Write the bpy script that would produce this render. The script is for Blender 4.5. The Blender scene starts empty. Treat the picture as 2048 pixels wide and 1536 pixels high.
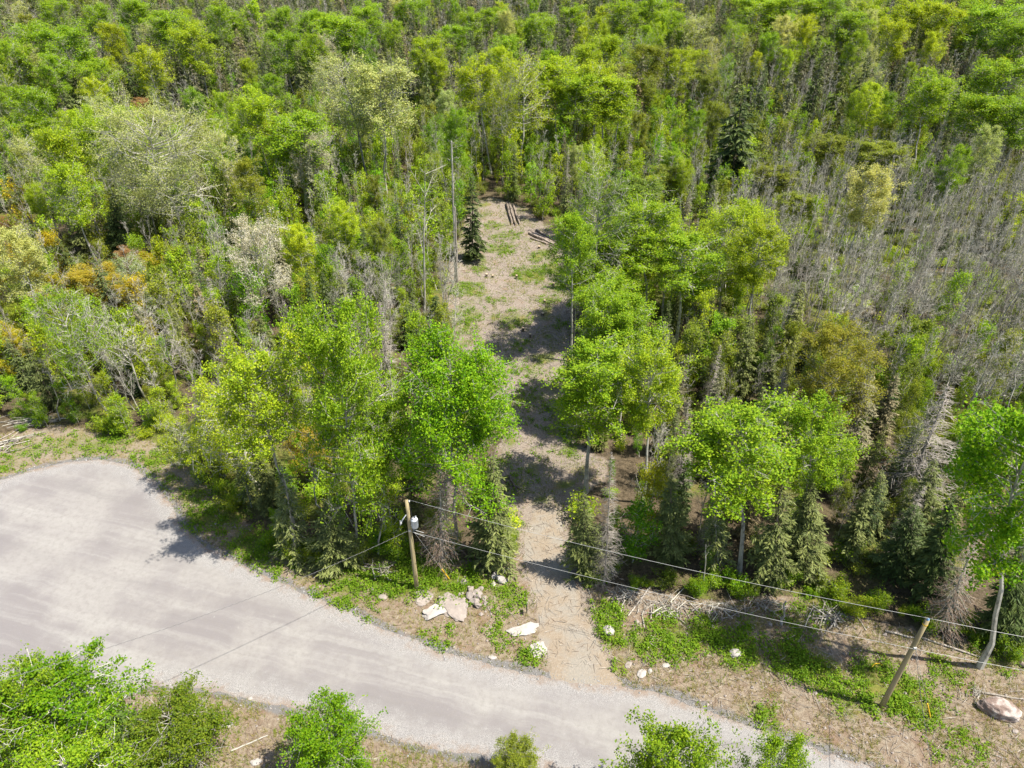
import bpy, math, random
import numpy as np
from mathutils import Vector, Matrix, Euler

# ------------------------------------------------------------------ camera, sky, sun, exposure
S = bpy.context.scene
COL = S.collection
F_PX, CX, CY, PITCH, CAM_H = 1422.0, 1024.0, 768.0, math.radians(34.9), 45.0   # photograph is 2048 x 1536
cam_data = bpy.data.cameras.new('camera')
cam = bpy.data.objects.new('camera', cam_data); COL.objects.link(cam)
cam.location = (0, 0, CAM_H)
cam.rotation_euler = (math.pi / 2 - PITCH, 0, 0)
cam_data.sensor_fit = 'HORIZONTAL'; cam_data.sensor_width = 36.0
cam_data.lens = 36.0 * F_PX / 2048.0
cam_data.clip_start = 0.5; cam_data.clip_end = 6000
S.camera = cam

SUN_EL, SUN_AZ = math.radians(62.0), math.radians(-15.0)      # azimuth measured from +X towards +Y
world = bpy.data.worlds.new('World'); S.world = world; world.use_nodes = True
wn = world.node_tree.nodes; wl = world.node_tree.links
for n in list(wn): wn.remove(n)
wo = wn.new('ShaderNodeOutputWorld'); wb = wn.new('ShaderNodeBackground'); ws = wn.new('ShaderNodeTexSky')
ws.sky_type = 'NISHITA'; ws.sun_disc = False
ws.sun_elevation = SUN_EL
ws.sun_rotation = math.pi / 2 - SUN_AZ                          # sky measures clockwise from +Y
ws.air_density = 1.0; ws.dust_density = 1.2
wb.inputs['Strength'].default_value = 0.10
wl.new(ws.outputs['Color'], wb.inputs['Color']); wl.new(wb.outputs['Background'], wo.inputs['Surface'])
sun_l = bpy.data.lights.new('sun', 'SUN'); sun = bpy.data.objects.new('sun', sun_l); COL.objects.link(sun)
sun_l.energy = 5.0; sun_l.angle = math.radians(0.53); sun_l.color = (1.0, 0.94, 0.82)
sd = Vector((math.cos(SUN_EL) * math.cos(SUN_AZ), math.cos(SUN_EL) * math.sin(SUN_AZ), math.sin(SUN_EL)))
sun.rotation_euler = sd.to_track_quat('Z', 'Y').to_euler()
sun.location = (40, -10, 90)
vs = S.view_settings
vs.view_transform = 'Standard'; vs.look = 'None'; vs.exposure = 0.95; vs.gamma = 1.0; vs.use_curve_mapping = False
S.render.engine = 'CYCLES'
S.cycles.max_bounces = 6; S.cycles.diffuse_bounces = 3; S.cycles.transmission_bounces = 3; S.cycles.glossy_bounces = 2

rng = np.random.default_rng(11)
random.seed(11)
PI = math.pi

# ------------------------------------------------------------------ picture <-> place
cp, sp = math.cos(PITCH), math.sin(PITCH)
def ray(px, py):
    u = (px - CX) / F_PX; v = (py - CY) / F_PX
    return np.array([u, cp - v * sp, -sp - v * cp])
def G(px, py, z=0.0):
    d = ray(px, py); t = (z - CAM_H) / d[2]
    return np.array([d[0] * t, d[1] * t, z])
def proj(x, y, z=0.0):
    x = np.asarray(x, float); y = np.asarray(y, float); zz = np.asarray(z, float) - CAM_H
    dep = y * cp - zz * sp
    dn = -(y * sp + zz * cp)
    dep = np.where(dep < 1, 1, dep)
    return CX + F_PX * x / dep, CY + F_PX * dn / dep
def at_depth(px, py, Y):
    d = ray(px, py); t = Y / d[1]
    return np.array([d[0] * t, Y, CAM_H + d[2] * t])
def slant(p):
    return p[1] * cp - (p[2] - CAM_H) * sp

def in_poly(x, y, P):
    x = np.asarray(x); y = np.asarray(y); P = np.asarray(P, float)
    c = np.zeros(x.shape, bool); j = len(P) - 1
    for i in range(len(P)):
        xi, yi = P[i]; xj, yj = P[j]
        if yi != yj:
            c ^= ((yi > y) != (yj > y)) & (x < (xj - xi) * (y - yi) / (yj - yi) + xi)
        j = i
    return c

def hash2(i, j, s):
    h = (i.astype(np.int64) * 374761393 + j.astype(np.int64) * 668265263 + s * 974711) & 0x7fffffff
    h = ((h ^ (h >> 13)) * 1274126177) & 0x7fffffff
    return ((h ^ (h >> 16)) & 0xffff) / 65535.0
def vnoise(x, y, s=0):
    x = np.asarray(x, float); y = np.asarray(y, float)
    i = np.floor(x); j = np.floor(y); fx = x - i; fy = y - j
    fx = fx * fx * (3 - 2 * fx); fy = fy * fy * (3 - 2 * fy)
    a = hash2(i, j, s); b = hash2(i + 1, j, s); c = hash2(i, j + 1, s); d = hash2(i + 1, j + 1, s)
    return (a * (1 - fx) + b * fx) * (1 - fy) + (c * (1 - fx) + d * fx) * fy
def fbm(x, y, s=0, o=4):
    r = 0; a = 0.5; t = 0
    for k in range(o):
        r = r + a * vnoise(x * 2 ** k, y * 2 ** k, s + k * 17); t += a; a *= 0.5
    return r / t

# ------------------------------------------------------------------ outlines on the ground (picture pixels at z = 0)
ROAD_PX = [(-140, 985), (0, 962), (60, 943), (130, 925), (200, 918), (262, 932), (312, 968), (342, 1008), (362, 1050), (400, 1088), (450, 1112),
           (520, 1150), (600, 1182), (680, 1217), (760, 1256), (850, 1292), (950, 1322), (1050, 1347), (1150, 1366), (1230, 1368), (1340, 1392),
           (1440, 1432), (1560, 1476), (1700, 1521), (1860, 1575), (2100, 1660), (2060, 1800), (1700, 1690), (1350, 1610), (1100, 1540),
           (1010, 1520), (900, 1500), (800, 1482), (700, 1444), (560, 1412), (480, 1392), (400, 1376), (310, 1368), (220, 1392), (120, 1400), (0, 1400), (-160, 1390)]
CLEAR_PX = [(1090, 1330), (1078, 1260), (1060, 1200), (1042, 1150), (1030, 1090), (1022, 1030), (1005, 980), (985, 930), (1010, 860), (1000, 790), (960, 740), (915, 690),
            (895, 610), (898, 550), (915, 480), (943, 408), (985, 396), (1050, 412), (1100, 455), (1150, 500), (1150, 560), (1145, 640), (1140, 700),
            (1130, 760), (1125, 830), (1160, 890), (1215, 925), (1205, 970), (1150, 1000), (1140, 1050), (1150, 1110), (1180, 1180), (1205, 1260), (1228, 1345)]
TRACK_PX = [(1108, 1372), (1096, 1320), (1080, 1260), (1070, 1190), (1052, 1130), (1055, 1070), (1068, 1020), (1112, 1015), (1125, 1060), (1128, 1120), (1160, 1190), (1186, 1260), (1218, 1330), (1240, 1376)]
EDGE_PX = [(-400, 872), (0, 868), (110, 852), (250, 872), (370, 905), (400, 965), (450, 1000), (520, 1080), (600, 1128), (720, 1128), (830, 1118), (960, 1118), (1040, 1108),
           (1140, 1140), (1210, 1172), (1400, 1200), (1600, 1190), (1700, 1230), (1900, 1275), (2048, 1330), (2500, 1500)]
OPEN_PX = EDGE_PX + [(2500, 1900), (-400, 1900)]
BERM_PX = [(-140, 900), (0, 880), (100, 850), (250, 865), (370, 905), (390, 960), (420, 1060), (380, 1075), (345, 1000), (290, 940), (200, 912), (100, 930), (0, 965), (-140, 990)]
def world_poly(P): return np.array([G(x, y)[:2] for x, y in P])
ROAD_W, CLEAR_W, TRACK_W, BERM_W = map(world_poly, (ROAD_PX, CLEAR_PX, TRACK_PX, BERM_PX))

def seg_dist(x, y, P):
    d = np.full(np.shape(x), 1e9)
    for i in range(len(P)):
        a = P[i]; b = P[(i + 1) % len(P)]
        ab = b - a; L = (ab ** 2).sum() + 1e-9
        t = np.clip(((x - a[0]) * ab[0] + (y - a[1]) * ab[1]) / L, 0, 1)
        d = np.minimum(d, np.hypot(x - a[0] - t * ab[0], y - a[1] - t * ab[1]))
    return d
def soft(x, y, P, w):                          # 1 inside, falling to 0 over w metres outside and inside
    d = seg_dist(x, y, P); ins = in_poly(x, y, P)
    return np.clip(0.5 + np.where(ins, d, -d) / (2 * w), 0, 1)
def zg(x, y):                                  # height of the ground
    x = np.asarray(x, float); y = np.asarray(y, float)
    d = np.where(in_poly(x, y, ROAD_W), 0, seg_dist(x, y, ROAD_W))
    m = np.clip((d - 0.6) / 8.0, 0, 1)
    dt = np.where(in_poly(x, y, TRACK_W), 0, seg_dist(x, y, TRACK_W))
    m = m * np.clip((dt - 0.2) / 4.0, 0.0, 1)
    h = (fbm(x / 9, y / 9, 3) - 0.5) * 1.1 + (fbm(x / 1.7, y / 1.7, 5, 3) - 0.5) * 0.28
    return h * m
def zg1(x, y): return float(zg(np.array([x]), np.array([y]))[0])

# ------------------------------------------------------------------ object helpers
def tag(o, label, cat, group=None):
    o['label'] = label; o['category'] = cat
    if group: o['group'] = group
    return o
def thing(name, label, cat, loc=(0, 0, 0), group=None):
    o = bpy.data.objects.new(name, None); COL.objects.link(o); o.location = loc; o.empty_display_size = 0.3
    return tag(o, label, cat, group)
def link(name, me, parent=None):
    o = bpy.data.objects.new(name, me); COL.objects.link(o)
    if parent: o.parent = parent
    return o

class MB:
    def __init__(s): s.V = []; s.Q = []; s.T = []; s.mq = []; s.mt = []; s.R = []; s.n = 0
    def add(s, V, Q=None, T=None, mat=0, rnd=None):
        V = np.asarray(V, float).reshape(-1, 3)
        s.V.append(V)
        s.R.append(np.full(len(V), 0.5) if rnd is None else np.asarray(rnd, float))
        if Q is not None and len(Q): Q = np.asarray(Q, int).reshape(-1, 4); s.Q.append(Q + s.n); s.mq.append(np.full(len(Q), mat))
        if T is not None and len(T): T = np.asarray(T, int).reshape(-1, 3); s.T.append(T + s.n); s.mt.append(np.full(len(T), mat))
        s.n += len(V)
    def mesh(s, name, mats, smooth=False):
        me = bpy.data.meshes.new(name)
        V = np.concatenate(s.V) if s.V else np.zeros((0, 3))
        Q = np.concatenate(s.Q) if s.Q else np.zeros((0, 4), int)
        T = np.concatenate(s.T) if s.T else np.zeros((0, 3), int)
        loops = np.concatenate([Q.ravel(), T.ravel()]).astype(np.int32)
        st = np.concatenate([np.arange(len(Q)) * 4, len(Q) * 4 + np.arange(len(T)) * 3]).astype(np.int32)
        me.vertices.add(len(V)); me.vertices.foreach_set('co', V.astype(np.float32).ravel())
        me.loops.add(len(loops)); me.loops.foreach_set('vertex_index', loops)
        me.polygons.add(len(st)); me.polygons.foreach_set('loop_start', st)
        for m in mats: me.materials.append(m)
        mi = np.concatenate(s.mq + s.mt).astype(np.int32) if (s.mq or s.mt) else np.zeros(0, np.int32)
        me.polygons.foreach_set('material_index', mi)
        me.polygons.foreach_set('use_smooth', np.full(len(st), smooth))
        a = me.attributes.new('rnd', 'FLOAT', 'POINT'); a.data.foreach_set('value', np.concatenate(s.R).astype(np.float32))
        me.update(calc_edges=True)
        return me

def nrm(v): return v / (np.linalg.norm(v, axis=-1, keepdims=True) + 1e-9)
def sticks(P0, P1, r0, r1, k=3):
    P0 = np.asarray(P0, float).reshape(-1, 3); P1 = np.asarray(P1, float).reshape(-1, 3); n = len(P0)
    r0 = np.broadcast_to(r0, n); r1 = np.broadcast_to(r1, n)
    d = nrm(P1 - P0)
    ref = np.where(np.abs(d[:, 2:3]) > 0.9, np.array([[1., 0, 0]]), np.array([[0, 0, 1.]]))
    a = nrm(np.cross(d, ref)); b = np.cross(d, a)
    an = np.arange(k) * 2 * PI / k
    ring = np.cos(an)[None, :, None] * a[:, None] + np.sin(an)[None, :, None] * b[:, None]
    V = np.concatenate([P0[:, None] + ring * r0[:, None, None], P1[:, None] + ring * r1[:, None, None]], 1)
    i = np.arange(k); j = (i + 1) % k
    q = np.stack([i, j, j + k, i + k], 1)
    Q = (q[None] + (np.arange(n) * 2 * k)[:, None, None]).reshape(-1, 4)
    return V.reshape(-1, 3), Q
def tube(P, r, k=6, cap=True):
    P = np.asarray(P, float); n = len(P); r = np.broadcast_to(r, n)
    d = nrm(np.gradient(P, axis=0))
    m = nrm(P[-1] - P[0]); ref = np.array([1., 0, 0]) if abs(m[2]) > 0.8 else np.array([0, 0, 1.])
    a = nrm(np.cross(d, ref)); b = np.cross(d, a)
    an = np.arange(k) * 2 * PI / k
    V = P[:, None] + (np.cos(an)[None, :, None] * a[:, None] + np.sin(an)[None, :, None] * b[:, None]) * r[:, None, None]
    i = np.arange(k); j = (i + 1) % k
    q = np.stack([i, j, j + k, i + k], 1)
    Q = (q[None] + (np.arange(n - 1) * k)[:, None, None]).reshape(-1, 4)
    V = V.reshape(-1, 3); T = None
    if cap:
        V = np.concatenate([V, P[:1], P[-1:]]); c0 = n * k; c1 = c0 + 1
        T = np.concatenate([np.stack([j, i, np.full(k, c0)], 1), np.stack([i + (n - 1) * k, j + (n - 1) * k, np.full(k, c1)], 1)])
    return V, Q, T
def leaves(P, s, r, up=0.7, asp=0.62):
    n = len(P)
    N = r.normal(size=(n, 3)); N[:, 2] = np.abs(N[:, 2]) + up; N = nrm(N)
    t = nrm(np.cross(N, r.normal(size=(n, 3)))); b = np.cross(N, t)
    ss = (s * r.uniform(0.65, 1.35, n))[:, None]
    V = np.stack([P - t * ss, P + b * ss * asp, P + t * ss, P - b * ss * asp], 1).reshape(-1, 3)
    Q = np.arange(n * 4).reshape(-1, 4)
    return V, Q, np.repeat(r.random(n), 4)

# ------------------------------------------------------------------ materials
def material(name):
    m = bpy.data.materials.new(name); m.use_nodes = True
    nt = m.node_tree; nt.nodes.clear()
    return m, nt.nodes, nt.links
def nd(ns, t, **kw):
    n = ns.new(t)
    for k, v in kw.items():
        if k.startswith('i_'): n.inputs[k[2:].replace('_', ' ')].default_value = v
        else: setattr(n, k, v)
    return n
def mixc(ns, ls, fac, a, b, blend='MIX'):
    n = ns.new('ShaderNodeMix'); n.data_type = 'RGBA'; n.blend_type = blend
    for sock, v in ((n.inputs[0], fac), (n.inputs[6], a), (n.inputs[7], b)):
        if hasattr(v, 'links'): ls.new(v, sock)
        else: sock.default_value = v if not isinstance(v, tuple) else (*v, 1.0)[:4]
    return n.outputs[2]
def mth(ns, ls, op, a, b=None, clamp=False):
    n = ns.new('ShaderNodeMath'); n.operation = op; n.use_clamp = clamp
    for sock, v in zip(n.inputs, (a, b)):
        if v is None: continue
        if hasattr(v, 'links'): ls.new(v, sock)
        else: sock.default_value = v
    return n.outputs[0]
def noise(ns, ls, vec, scale, detail=4, rough=0.6):
    n = nd(ns, 'ShaderNodeTexNoise', i_Scale=scale, i_Detail=detail, i_Roughness=rough)
    if vec is not None: ls.new(vec, n.inputs['Vector'])
    return n.outputs['Fac']
def ramp(ns, ls, fac, lo, hi):
    n = ns.new('ShaderNodeMapRange'); n.inputs[1].default_value = lo; n.inputs[2].default_value = hi
    n.interpolation_type = 'SMOOTHSTEP'
    ls.new(fac, n.inputs[0]); return n.outputs[0]

def leaf_mat(name, var=0.65, trans=0.42, gloss=0.12):
    m, ns, ls = material(name)
    at = nd(ns, 'ShaderNodeAttribute', attribute_type='INSTANCER', attribute_name='tint')
    rn = nd(ns, 'ShaderNodeAttribute', attribute_type='GEOMETRY', attribute_name='rnd')
    f = mth(ns, ls, 'MULTIPLY_ADD', rn.outputs['Fac'], var); ns[-1].inputs[2].default_value = 1 - var * 0.5
    c = nd(ns, 'ShaderNodeVectorMath', operation='SCALE'); ls.new(at.outputs['Color'], c.inputs[0]); ls.new(f, c.inputs['Scale'])
    hs = nd(ns, 'ShaderNodeHueSaturation'); ls.new(c.outputs[0], hs.inputs['Color'])
    h = mth(ns, ls, 'MULTIPLY_ADD', rn.outputs['Fac'], -0.045); ns[-1].inputs[2].default_value = 0.517
    ls.new(h, hs.inputs['Hue'])
    p = nd(ns, 'ShaderNodeBsdfPrincipled', i_Roughness=0.55); p.inputs['Specular IOR Level'].default_value = gloss
    ls.new(hs.outputs[0], p.inputs['Base Color'])
    tr = nd(ns, 'ShaderNodeBsdfTranslucent')
    tc = mixc(ns, ls, 1.0, hs.outputs[0], (1.25, 1.15, 0.55), 'MULTIPLY'); ls.new(tc, tr.inputs['Color'])
    mx = nd(ns, 'ShaderNodeMixShader', i_Fac=trans); ls.new(p.outputs[0], mx.inputs[1]); ls.new(tr.outputs[0], mx.inputs[2])
    o = nd(ns, 'ShaderNodeOutputMaterial'); ls.new(mx.outputs[0], o.inputs['Surface'])
    return m
def bark_mat(name, a, b, scale=3.0, stretch=0.25, lo=0.35, hi=0.65, rough=0.9):
    m, ns, ls = material(name)
    tc = nd(ns, 'ShaderNodeTexCoord'); mp = nd(ns, 'ShaderNodeMapping'); ls.new(tc.outputs['Object'], mp.inputs[0])
    mp.inputs['Scale'].default_value = (1, 1, stretch)
    n1 = noise(ns, ls, mp.outputs[0], scale, 5); f = ramp(ns, ls, n1, lo, hi)
    oi = nd(ns, 'ShaderNodeObjectInfo')
    v = mth(ns, ls, 'MULTIPLY_ADD', oi.outputs['Random'], 0.5); ns[-1].inputs[2].default_value = 0.75
    c = mixc(ns, ls, f, a, b)
    sc = nd(ns, 'ShaderNodeVectorMath', operation='SCALE'); ls.new(c, sc.inputs[0]); ls.new(v, sc.inputs['Scale'])
    p = nd(ns, 'ShaderNodeBsdfPrincipled', i_Roughness=rough); p.inputs['Specular IOR Level'].default_value = 0.15
    ls.new(sc.outputs[0], p.inputs['Base Color'])
    bp = nd(ns, 'ShaderNodeBump', i_Strength=0.4, i_Distance=0.03); ls.new(n1, bp.inputs['Height']); ls.new(bp.outputs[0], p.inputs['Normal'])
    o = nd(ns, 'ShaderNodeOutputMaterial'); ls.new(p.outputs[0], o.inputs['Surface'])
    return m
def plain_mat(name, c, rough=0.7, metal=0.0, nscale=8.0, var=0.25, bump=0.15, dist=0.02):
    m, ns, ls = material(name)
    tc = nd(ns, 'ShaderNodeTexCoord')
    n1 = noise(ns, ls, tc.outputs['Object'], nscale, 5)
    cc = mixc(ns, ls, n1, tuple(x * (1 - var) for x in c), tuple(min(1, x * (1 + var)) for x in c))
    p = nd(ns, 'ShaderNodeBsdfPrincipled', i_Roughness=rough, i_Metallic=metal); ls.new(cc, p.inputs['Base Color'])
    if bump:
        bp = nd(ns, 'ShaderNodeBump', i_Strength=bump, i_Distance=dist); ls.new(n1, bp.inputs['Height']); ls.new(bp.outputs[0], p.inputs['Normal'])
    o = nd(ns, 'ShaderNodeOutputMaterial'); ls.new(p.outputs[0], o.inputs['Surface'])
    return m

M_LEAF = leaf_mat('leaf_green')
M_NEEDLE = leaf_mat('needles', var=0.9, trans=0.12, gloss=0.2)
M_PALE = bark_mat('bark_aspen', (0.43, 0.41, 0.36), (0.16, 0.15, 0.13), 2.6, 0.5, 0.45, 0.7)
M_GREY = bark_mat('bark_grey', (0.50, 0.475, 0.41), (0.20, 0.185, 0.15), 5.0, 0.3)
M_DARK = bark_mat('bark_dark', (0.20, 0.165, 0.135), (0.09, 0.075, 0.06), 6.0, 0.3)
M_DEAD = bark_mat('dead_wood', (0.37, 0.335, 0.295), (0.2, 0.175, 0.15), 5.0, 0.2)
M_BROWN = bark_mat('dead_brown_twigs', (0.33, 0.24, 0.18), (0.17, 0.12, 0.09), 5.0, 0.3)
M_LOG = bark_mat('log_bark', (0.36, 0.30, 0.25), (0.12, 0.095, 0.075), 5.0, 1.0)
M_CUT = plain_mat('cut_wood', (0.55, 0.42, 0.28), 0.85)
M_ROCK = plain_mat('pale_granite', (0.28, 0.24, 0.215), 0.85, nscale=2.5, var=0.45, bump=0.5, dist=0.08)
M_WHITE_ROCK = plain_mat('white_quartz_rock', (0.36, 0.33, 0.305), 0.85, nscale=2.2, var=0.5, bump=0.4, dist=0.06)

# ------------------------------------------------------------------ ground
def axis(lo, hi, step, far):
    a = list(np.arange(lo, hi + 1e-6, step)); s = step; x = hi
    while x < far: s *= 1.35; x += s; a.append(x)
    s = step; x = lo
    while x > -far: s *= 1.35; x -= s; a.insert(0, x)
    return np.array(a)
gx = axis(-60, 60, 0.4, 3000); gy = axis(14, 130, 0.4, 3000)
GX, GY = np.meshgrid(gx, gy)
near = (np.abs(GX) < 75) & (GY > 5) & (GY < 145)
Z = np.zeros_like(GX); ch = np.zeros_like(GX); sa = np.zeros_like(GX); ve = np.zeros_like(GX); gr = np.zeros_like(GX); gn = np.zeros_like(GX)
xs, ys = GX[near], GY[near]
Z[near] = zg(xs, ys)
wob = (fbm(xs / 1.3, ys / 1.3, 41, 3) - 0.5) * 2.4
def msk(P, w): return np.clip(soft(xs, ys, P, w) + 0.35 * wob * (soft(xs, ys, P, w * 2.5) > 0) * (soft(xs, ys, P, w * 2.5) < 1), 0, 1)
ch[near] = msk(CLEAR_W, 0.7)
sa_m = np.maximum(msk(BERM_W, 0.7) * 0.8, msk(TRACK_W, 0.5))
sa[near] = sa_m
ppx, ppy = proj(xs, ys, 0)
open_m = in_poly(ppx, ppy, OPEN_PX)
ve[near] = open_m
rd = seg_dist(xs, ys, ROAD_W)
gr[near] = np.clip(1.0 - (rd - 0.15 + wob * 0.35) / 0.8, 0, 1)
# green patches: (px, py, radius m, strength)
GREEN = [(820, 1150, 2.2, 1), (900, 1160, 2.2, 1), (760, 1165, 1.5, .9), (950, 1170, 1.6, .8), (1010, 1195, 1.6, .7), (1215, 1225, 1.2, 1), (1225, 1270, 1.1, 1),
         (1335, 1260, 1.5, 1), (1410, 1265, 1.5, 1), (1480, 1300, 1.6, 1), (1580, 1320, 1.6, .9), (1640, 1345, 1.6, 1), (1760, 1370, 2.0, 1), (1830, 1400, 1.8, .9), (1060, 1310, .9, .9),
         (440, 1030, 2.4, .9), (500, 1090, 2.2, .9), (350, 905, 2.0, .7), (250, 880, 2.0, .6), (1640, 1210, 1.6, .8), (1990, 1310, 1.5, .7), (560, 1120, 2.0, .6),
         (1060, 545, 2.4, 1), (1100, 535, 1.8, .9), (930, 580, 2.4, .8), (940, 630, 2.2, .7), (1030, 640, 2.2, .7), (1000, 500, 2.4, .7), (1010, 470, 2.4, .6), (1120, 570, 2, .7), (1060, 820, 3, .35),
         (1010, 740, 2, .5), (1060, 740, 2, .5), (1150, 860, 2, .7), (1040, 970, 1.5, .6), (330, 970, 1.2, .6), (60, 900, 2.2, .6), (140, 885, 2.2, .6), (200, 895, 2.0, .7), (300, 925, 2.0, .8), (390, 990, 1.8, .8), (20, 925, 2, .5), (400, 1040, 1.6, .8), (650, 1195, 1.5, .6), (960, 540, 1.6, .7), (1075, 515, 1.4, .8), (985, 600, 1.3, .6), (1100, 600, 1.5, .7), (930, 655, 1.5, .8), (1040, 690, 1.6, .5), (1120, 650, 1.2, .6), (985, 450, 1.6, .6), (1130, 545, 1.5, .7), (1110, 860, 1.5, .6), (1140, 900, 1.4, .7), (1010, 930, 1.3, .6), (1090, 905, 1.2, .4), (1045, 790, 2, .5), (1025, 1040, 1, .6), (1140, 1090, .8, .6), (1190, 1150, 1.2, .7), (700, 1170, 1.6, .8), (880, 1270, 1.2, .5), (1000, 1270, 1.2, .5), (1290, 1290, 1.4, .8), (1360, 1300, 1.4, .7), (1240, 1330, .8, .7), (1700, 1400, 1.5, .7), (1900, 1350, 1.4, .6), (1590, 1250, 1.4, .6), (1510, 1260, 1.2, .6), (720, 1210, 1.5, .5), (1900, 1480, 2, .4), (1530, 1430, .9, .9)]
g0 = np.clip((fbm(xs / 2.2, ys / 2.2, 77, 4) - 0.45) * 3.0, 0, 1)
gm = np.where(open_m | (ch[near] > 0.4), g0 * np.where(ch[near] > .4, .8, .55), 0.10 + 0.60 * np.clip((fbm(xs / 5, ys / 5, 91, 3) - 0.35) * 3, 0, 1))
for px, py, r, st in GREEN:
    p = G(px, py); d = np.hypot(xs - p[0], ys - p[1]) / (r * 1.2)
    gm = np.maximum(gm, st * np.clip(1.35 - d + wob * 0.3, 0, 1))
th_ = in_poly(ppx, ppy, [(1400, 520), (1500, 420), (1650, 365), (2300, 335), (2300, 900), (2000, 900), (1800, 840), (1620, 760), (1440, 660), (1390, 560)])
gm = np.where(th_, np.maximum(gm, .75 * np.clip(g0 + .45, 0, 1)), gm)
gn[near] = gm * (1 - np.clip(gr[near] * 1.2, 0, 1)) * (1 - 0.85 * msk(TRACK_W, 0.3))
gn[~near] = 0.6
ny, nx = GX.shape
gV = np.stack([GX.ravel(), GY.ravel(), Z.ravel()], 1)
ii = np.arange(ny * nx).reshape(ny, nx)
gQ = np.stack([ii[:-1, :-1], ii[:-1, 1:], ii[1:, 1:], ii[1:, :-1]], -1).reshape(-1, 4)

m, ns, ls = material('forest_ground')
tc = nd(ns, 'ShaderNodeTexCoord'); oc = tc.outputs['Object']
az = nd(ns, 'ShaderNodeAttribute', attribute_name='zone'); sx = nd(ns, 'ShaderNodeSeparateColor'); ls.new(az.outputs['Color'], sx.inputs[0])
ag = nd(ns, 'ShaderNodeAttribute', attribute_name='green')
agr = nd(ns, 'ShaderNodeAttribute', attribute_name='gravel')
nA = noise(ns, ls, oc, 0.55, 6); nB = noise(ns, ls, oc, 2.6, 8, 0.7); nC = noise(ns, ls, oc, 11.0, 6, 0.75); nD = noise(ns, ls, oc, 30.0, 3, 0.7)
def edge(mask, k=1.1):          # break a soft mask's edge with fine noise
    a = mth(ns, ls, 'MULTIPLY_ADD', nB, k); ns[-1].inputs[2].default_value = -k * 0.5
    t = mth(ns, ls, 'ADD', mask, a)
    return ramp(ns, ls, t, 0.3, 0.75)
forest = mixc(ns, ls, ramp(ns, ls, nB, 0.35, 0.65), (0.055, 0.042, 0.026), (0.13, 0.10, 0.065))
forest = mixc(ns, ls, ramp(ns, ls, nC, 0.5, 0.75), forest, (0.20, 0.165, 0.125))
verge = mixc(ns, ls, ramp(ns, ls, nB, 0.3, 0.7), (0.169, 0.122, 0.085), (0.300, 0.250, 0.188))
verge = mixc(ns, ls, ramp(ns, ls, nA, 0.5, 0.75), verge, (0.206, 0.131, 0.090))
verge = mixc(ns, ls, ramp(ns, ls, nC, 0.55, 0.72), verge, (0.375, 0.331, 0.281))
chips = mixc(ns, ls, ramp(ns, ls, nC, 0.3, 0.66), (0.131, 0.097, 0.073), (0.314, 0.268, 0.226))
chips = mixc(ns, ls, ramp(ns, ls, nA, 0.52, 0.75), chips, (0.240, 0.171, 0.115))
chips = mixc(ns, ls, ramp(ns, ls, nD, 0.52, 0.75), chips, (0.355, 0.322, 0.282))
sand = mixc(ns, ls, nB, (0.212, 0.171, 0.121), (0.302, 0.252, 0.192))
sand = mixc(ns, ls, ramp(ns, ls, nD, 0.55, 0.7), sand, (0.202, 0.166, 0.136))
grav = mixc(ns, ls, ramp(ns, ls, nD, 0.35, 0.65), (0.111, 0.106, 0.103), (0.252, 0.242, 0.235))
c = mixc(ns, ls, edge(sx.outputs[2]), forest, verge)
c = mixc(ns, ls, edge(sx.outputs[0]), c, chips)
c = mixc(ns, ls, edge(sx.outputs[1]), c, sand)
c = mixc(ns, ls, edge(agr.outputs['Fac'], 0.9), c, grav)
green = mixc(ns, ls, ramp(ns, ls, nC, 0.3, 0.7), (0.06, 0.10, 0.012), (0.15, 0.19, 0.025))
green = mixc(ns, ls, ramp(ns, ls, nA, 0.45, 0.7), green, (0.20, 0.18, 0.045))
gf = mth(ns, ls, 'MULTIPLY_ADD', nC, 1.6); ns[-1].inputs[2].default_value = -0.95
gf = mth(ns, ls, 'ADD', gf, ag.outputs['Fac'])
gf = mth(ns, ls, 'MULTIPLY', ramp(ns, ls, gf, 0.25, 0.7), 0.92)
c = mixc(ns, ls, gf, c, green)
p = nd(ns, 'ShaderNodeBsdfPrincipled', i_Roughness=0.95); p.inputs['Specular IOR Level'].default_value = 0.1
ls.new(c, p.inputs['Base Color'])
bp = nd(ns, 'ShaderNodeBump', i_Strength=0.8, i_Distance=0.12); bh = mth(ns, ls, 'ADD', nC, nB); ls.new(bh, bp.inputs['Height']); ls.new(bp.outputs[0], p.inputs['Normal'])
o = nd(ns, 'ShaderNodeOutputMaterial'); ls.new(p.outputs[0], o.inputs['Surface'])
M_GROUND = m
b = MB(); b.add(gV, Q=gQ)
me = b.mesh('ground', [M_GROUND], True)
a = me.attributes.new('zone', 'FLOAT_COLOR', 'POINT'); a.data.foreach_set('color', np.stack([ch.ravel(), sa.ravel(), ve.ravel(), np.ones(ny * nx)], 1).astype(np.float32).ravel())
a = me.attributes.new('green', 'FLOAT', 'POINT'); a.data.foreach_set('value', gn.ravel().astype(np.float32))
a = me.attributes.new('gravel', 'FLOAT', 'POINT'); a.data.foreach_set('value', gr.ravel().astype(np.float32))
o = link('ground', me); o['kind'] = 'structure'

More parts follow.
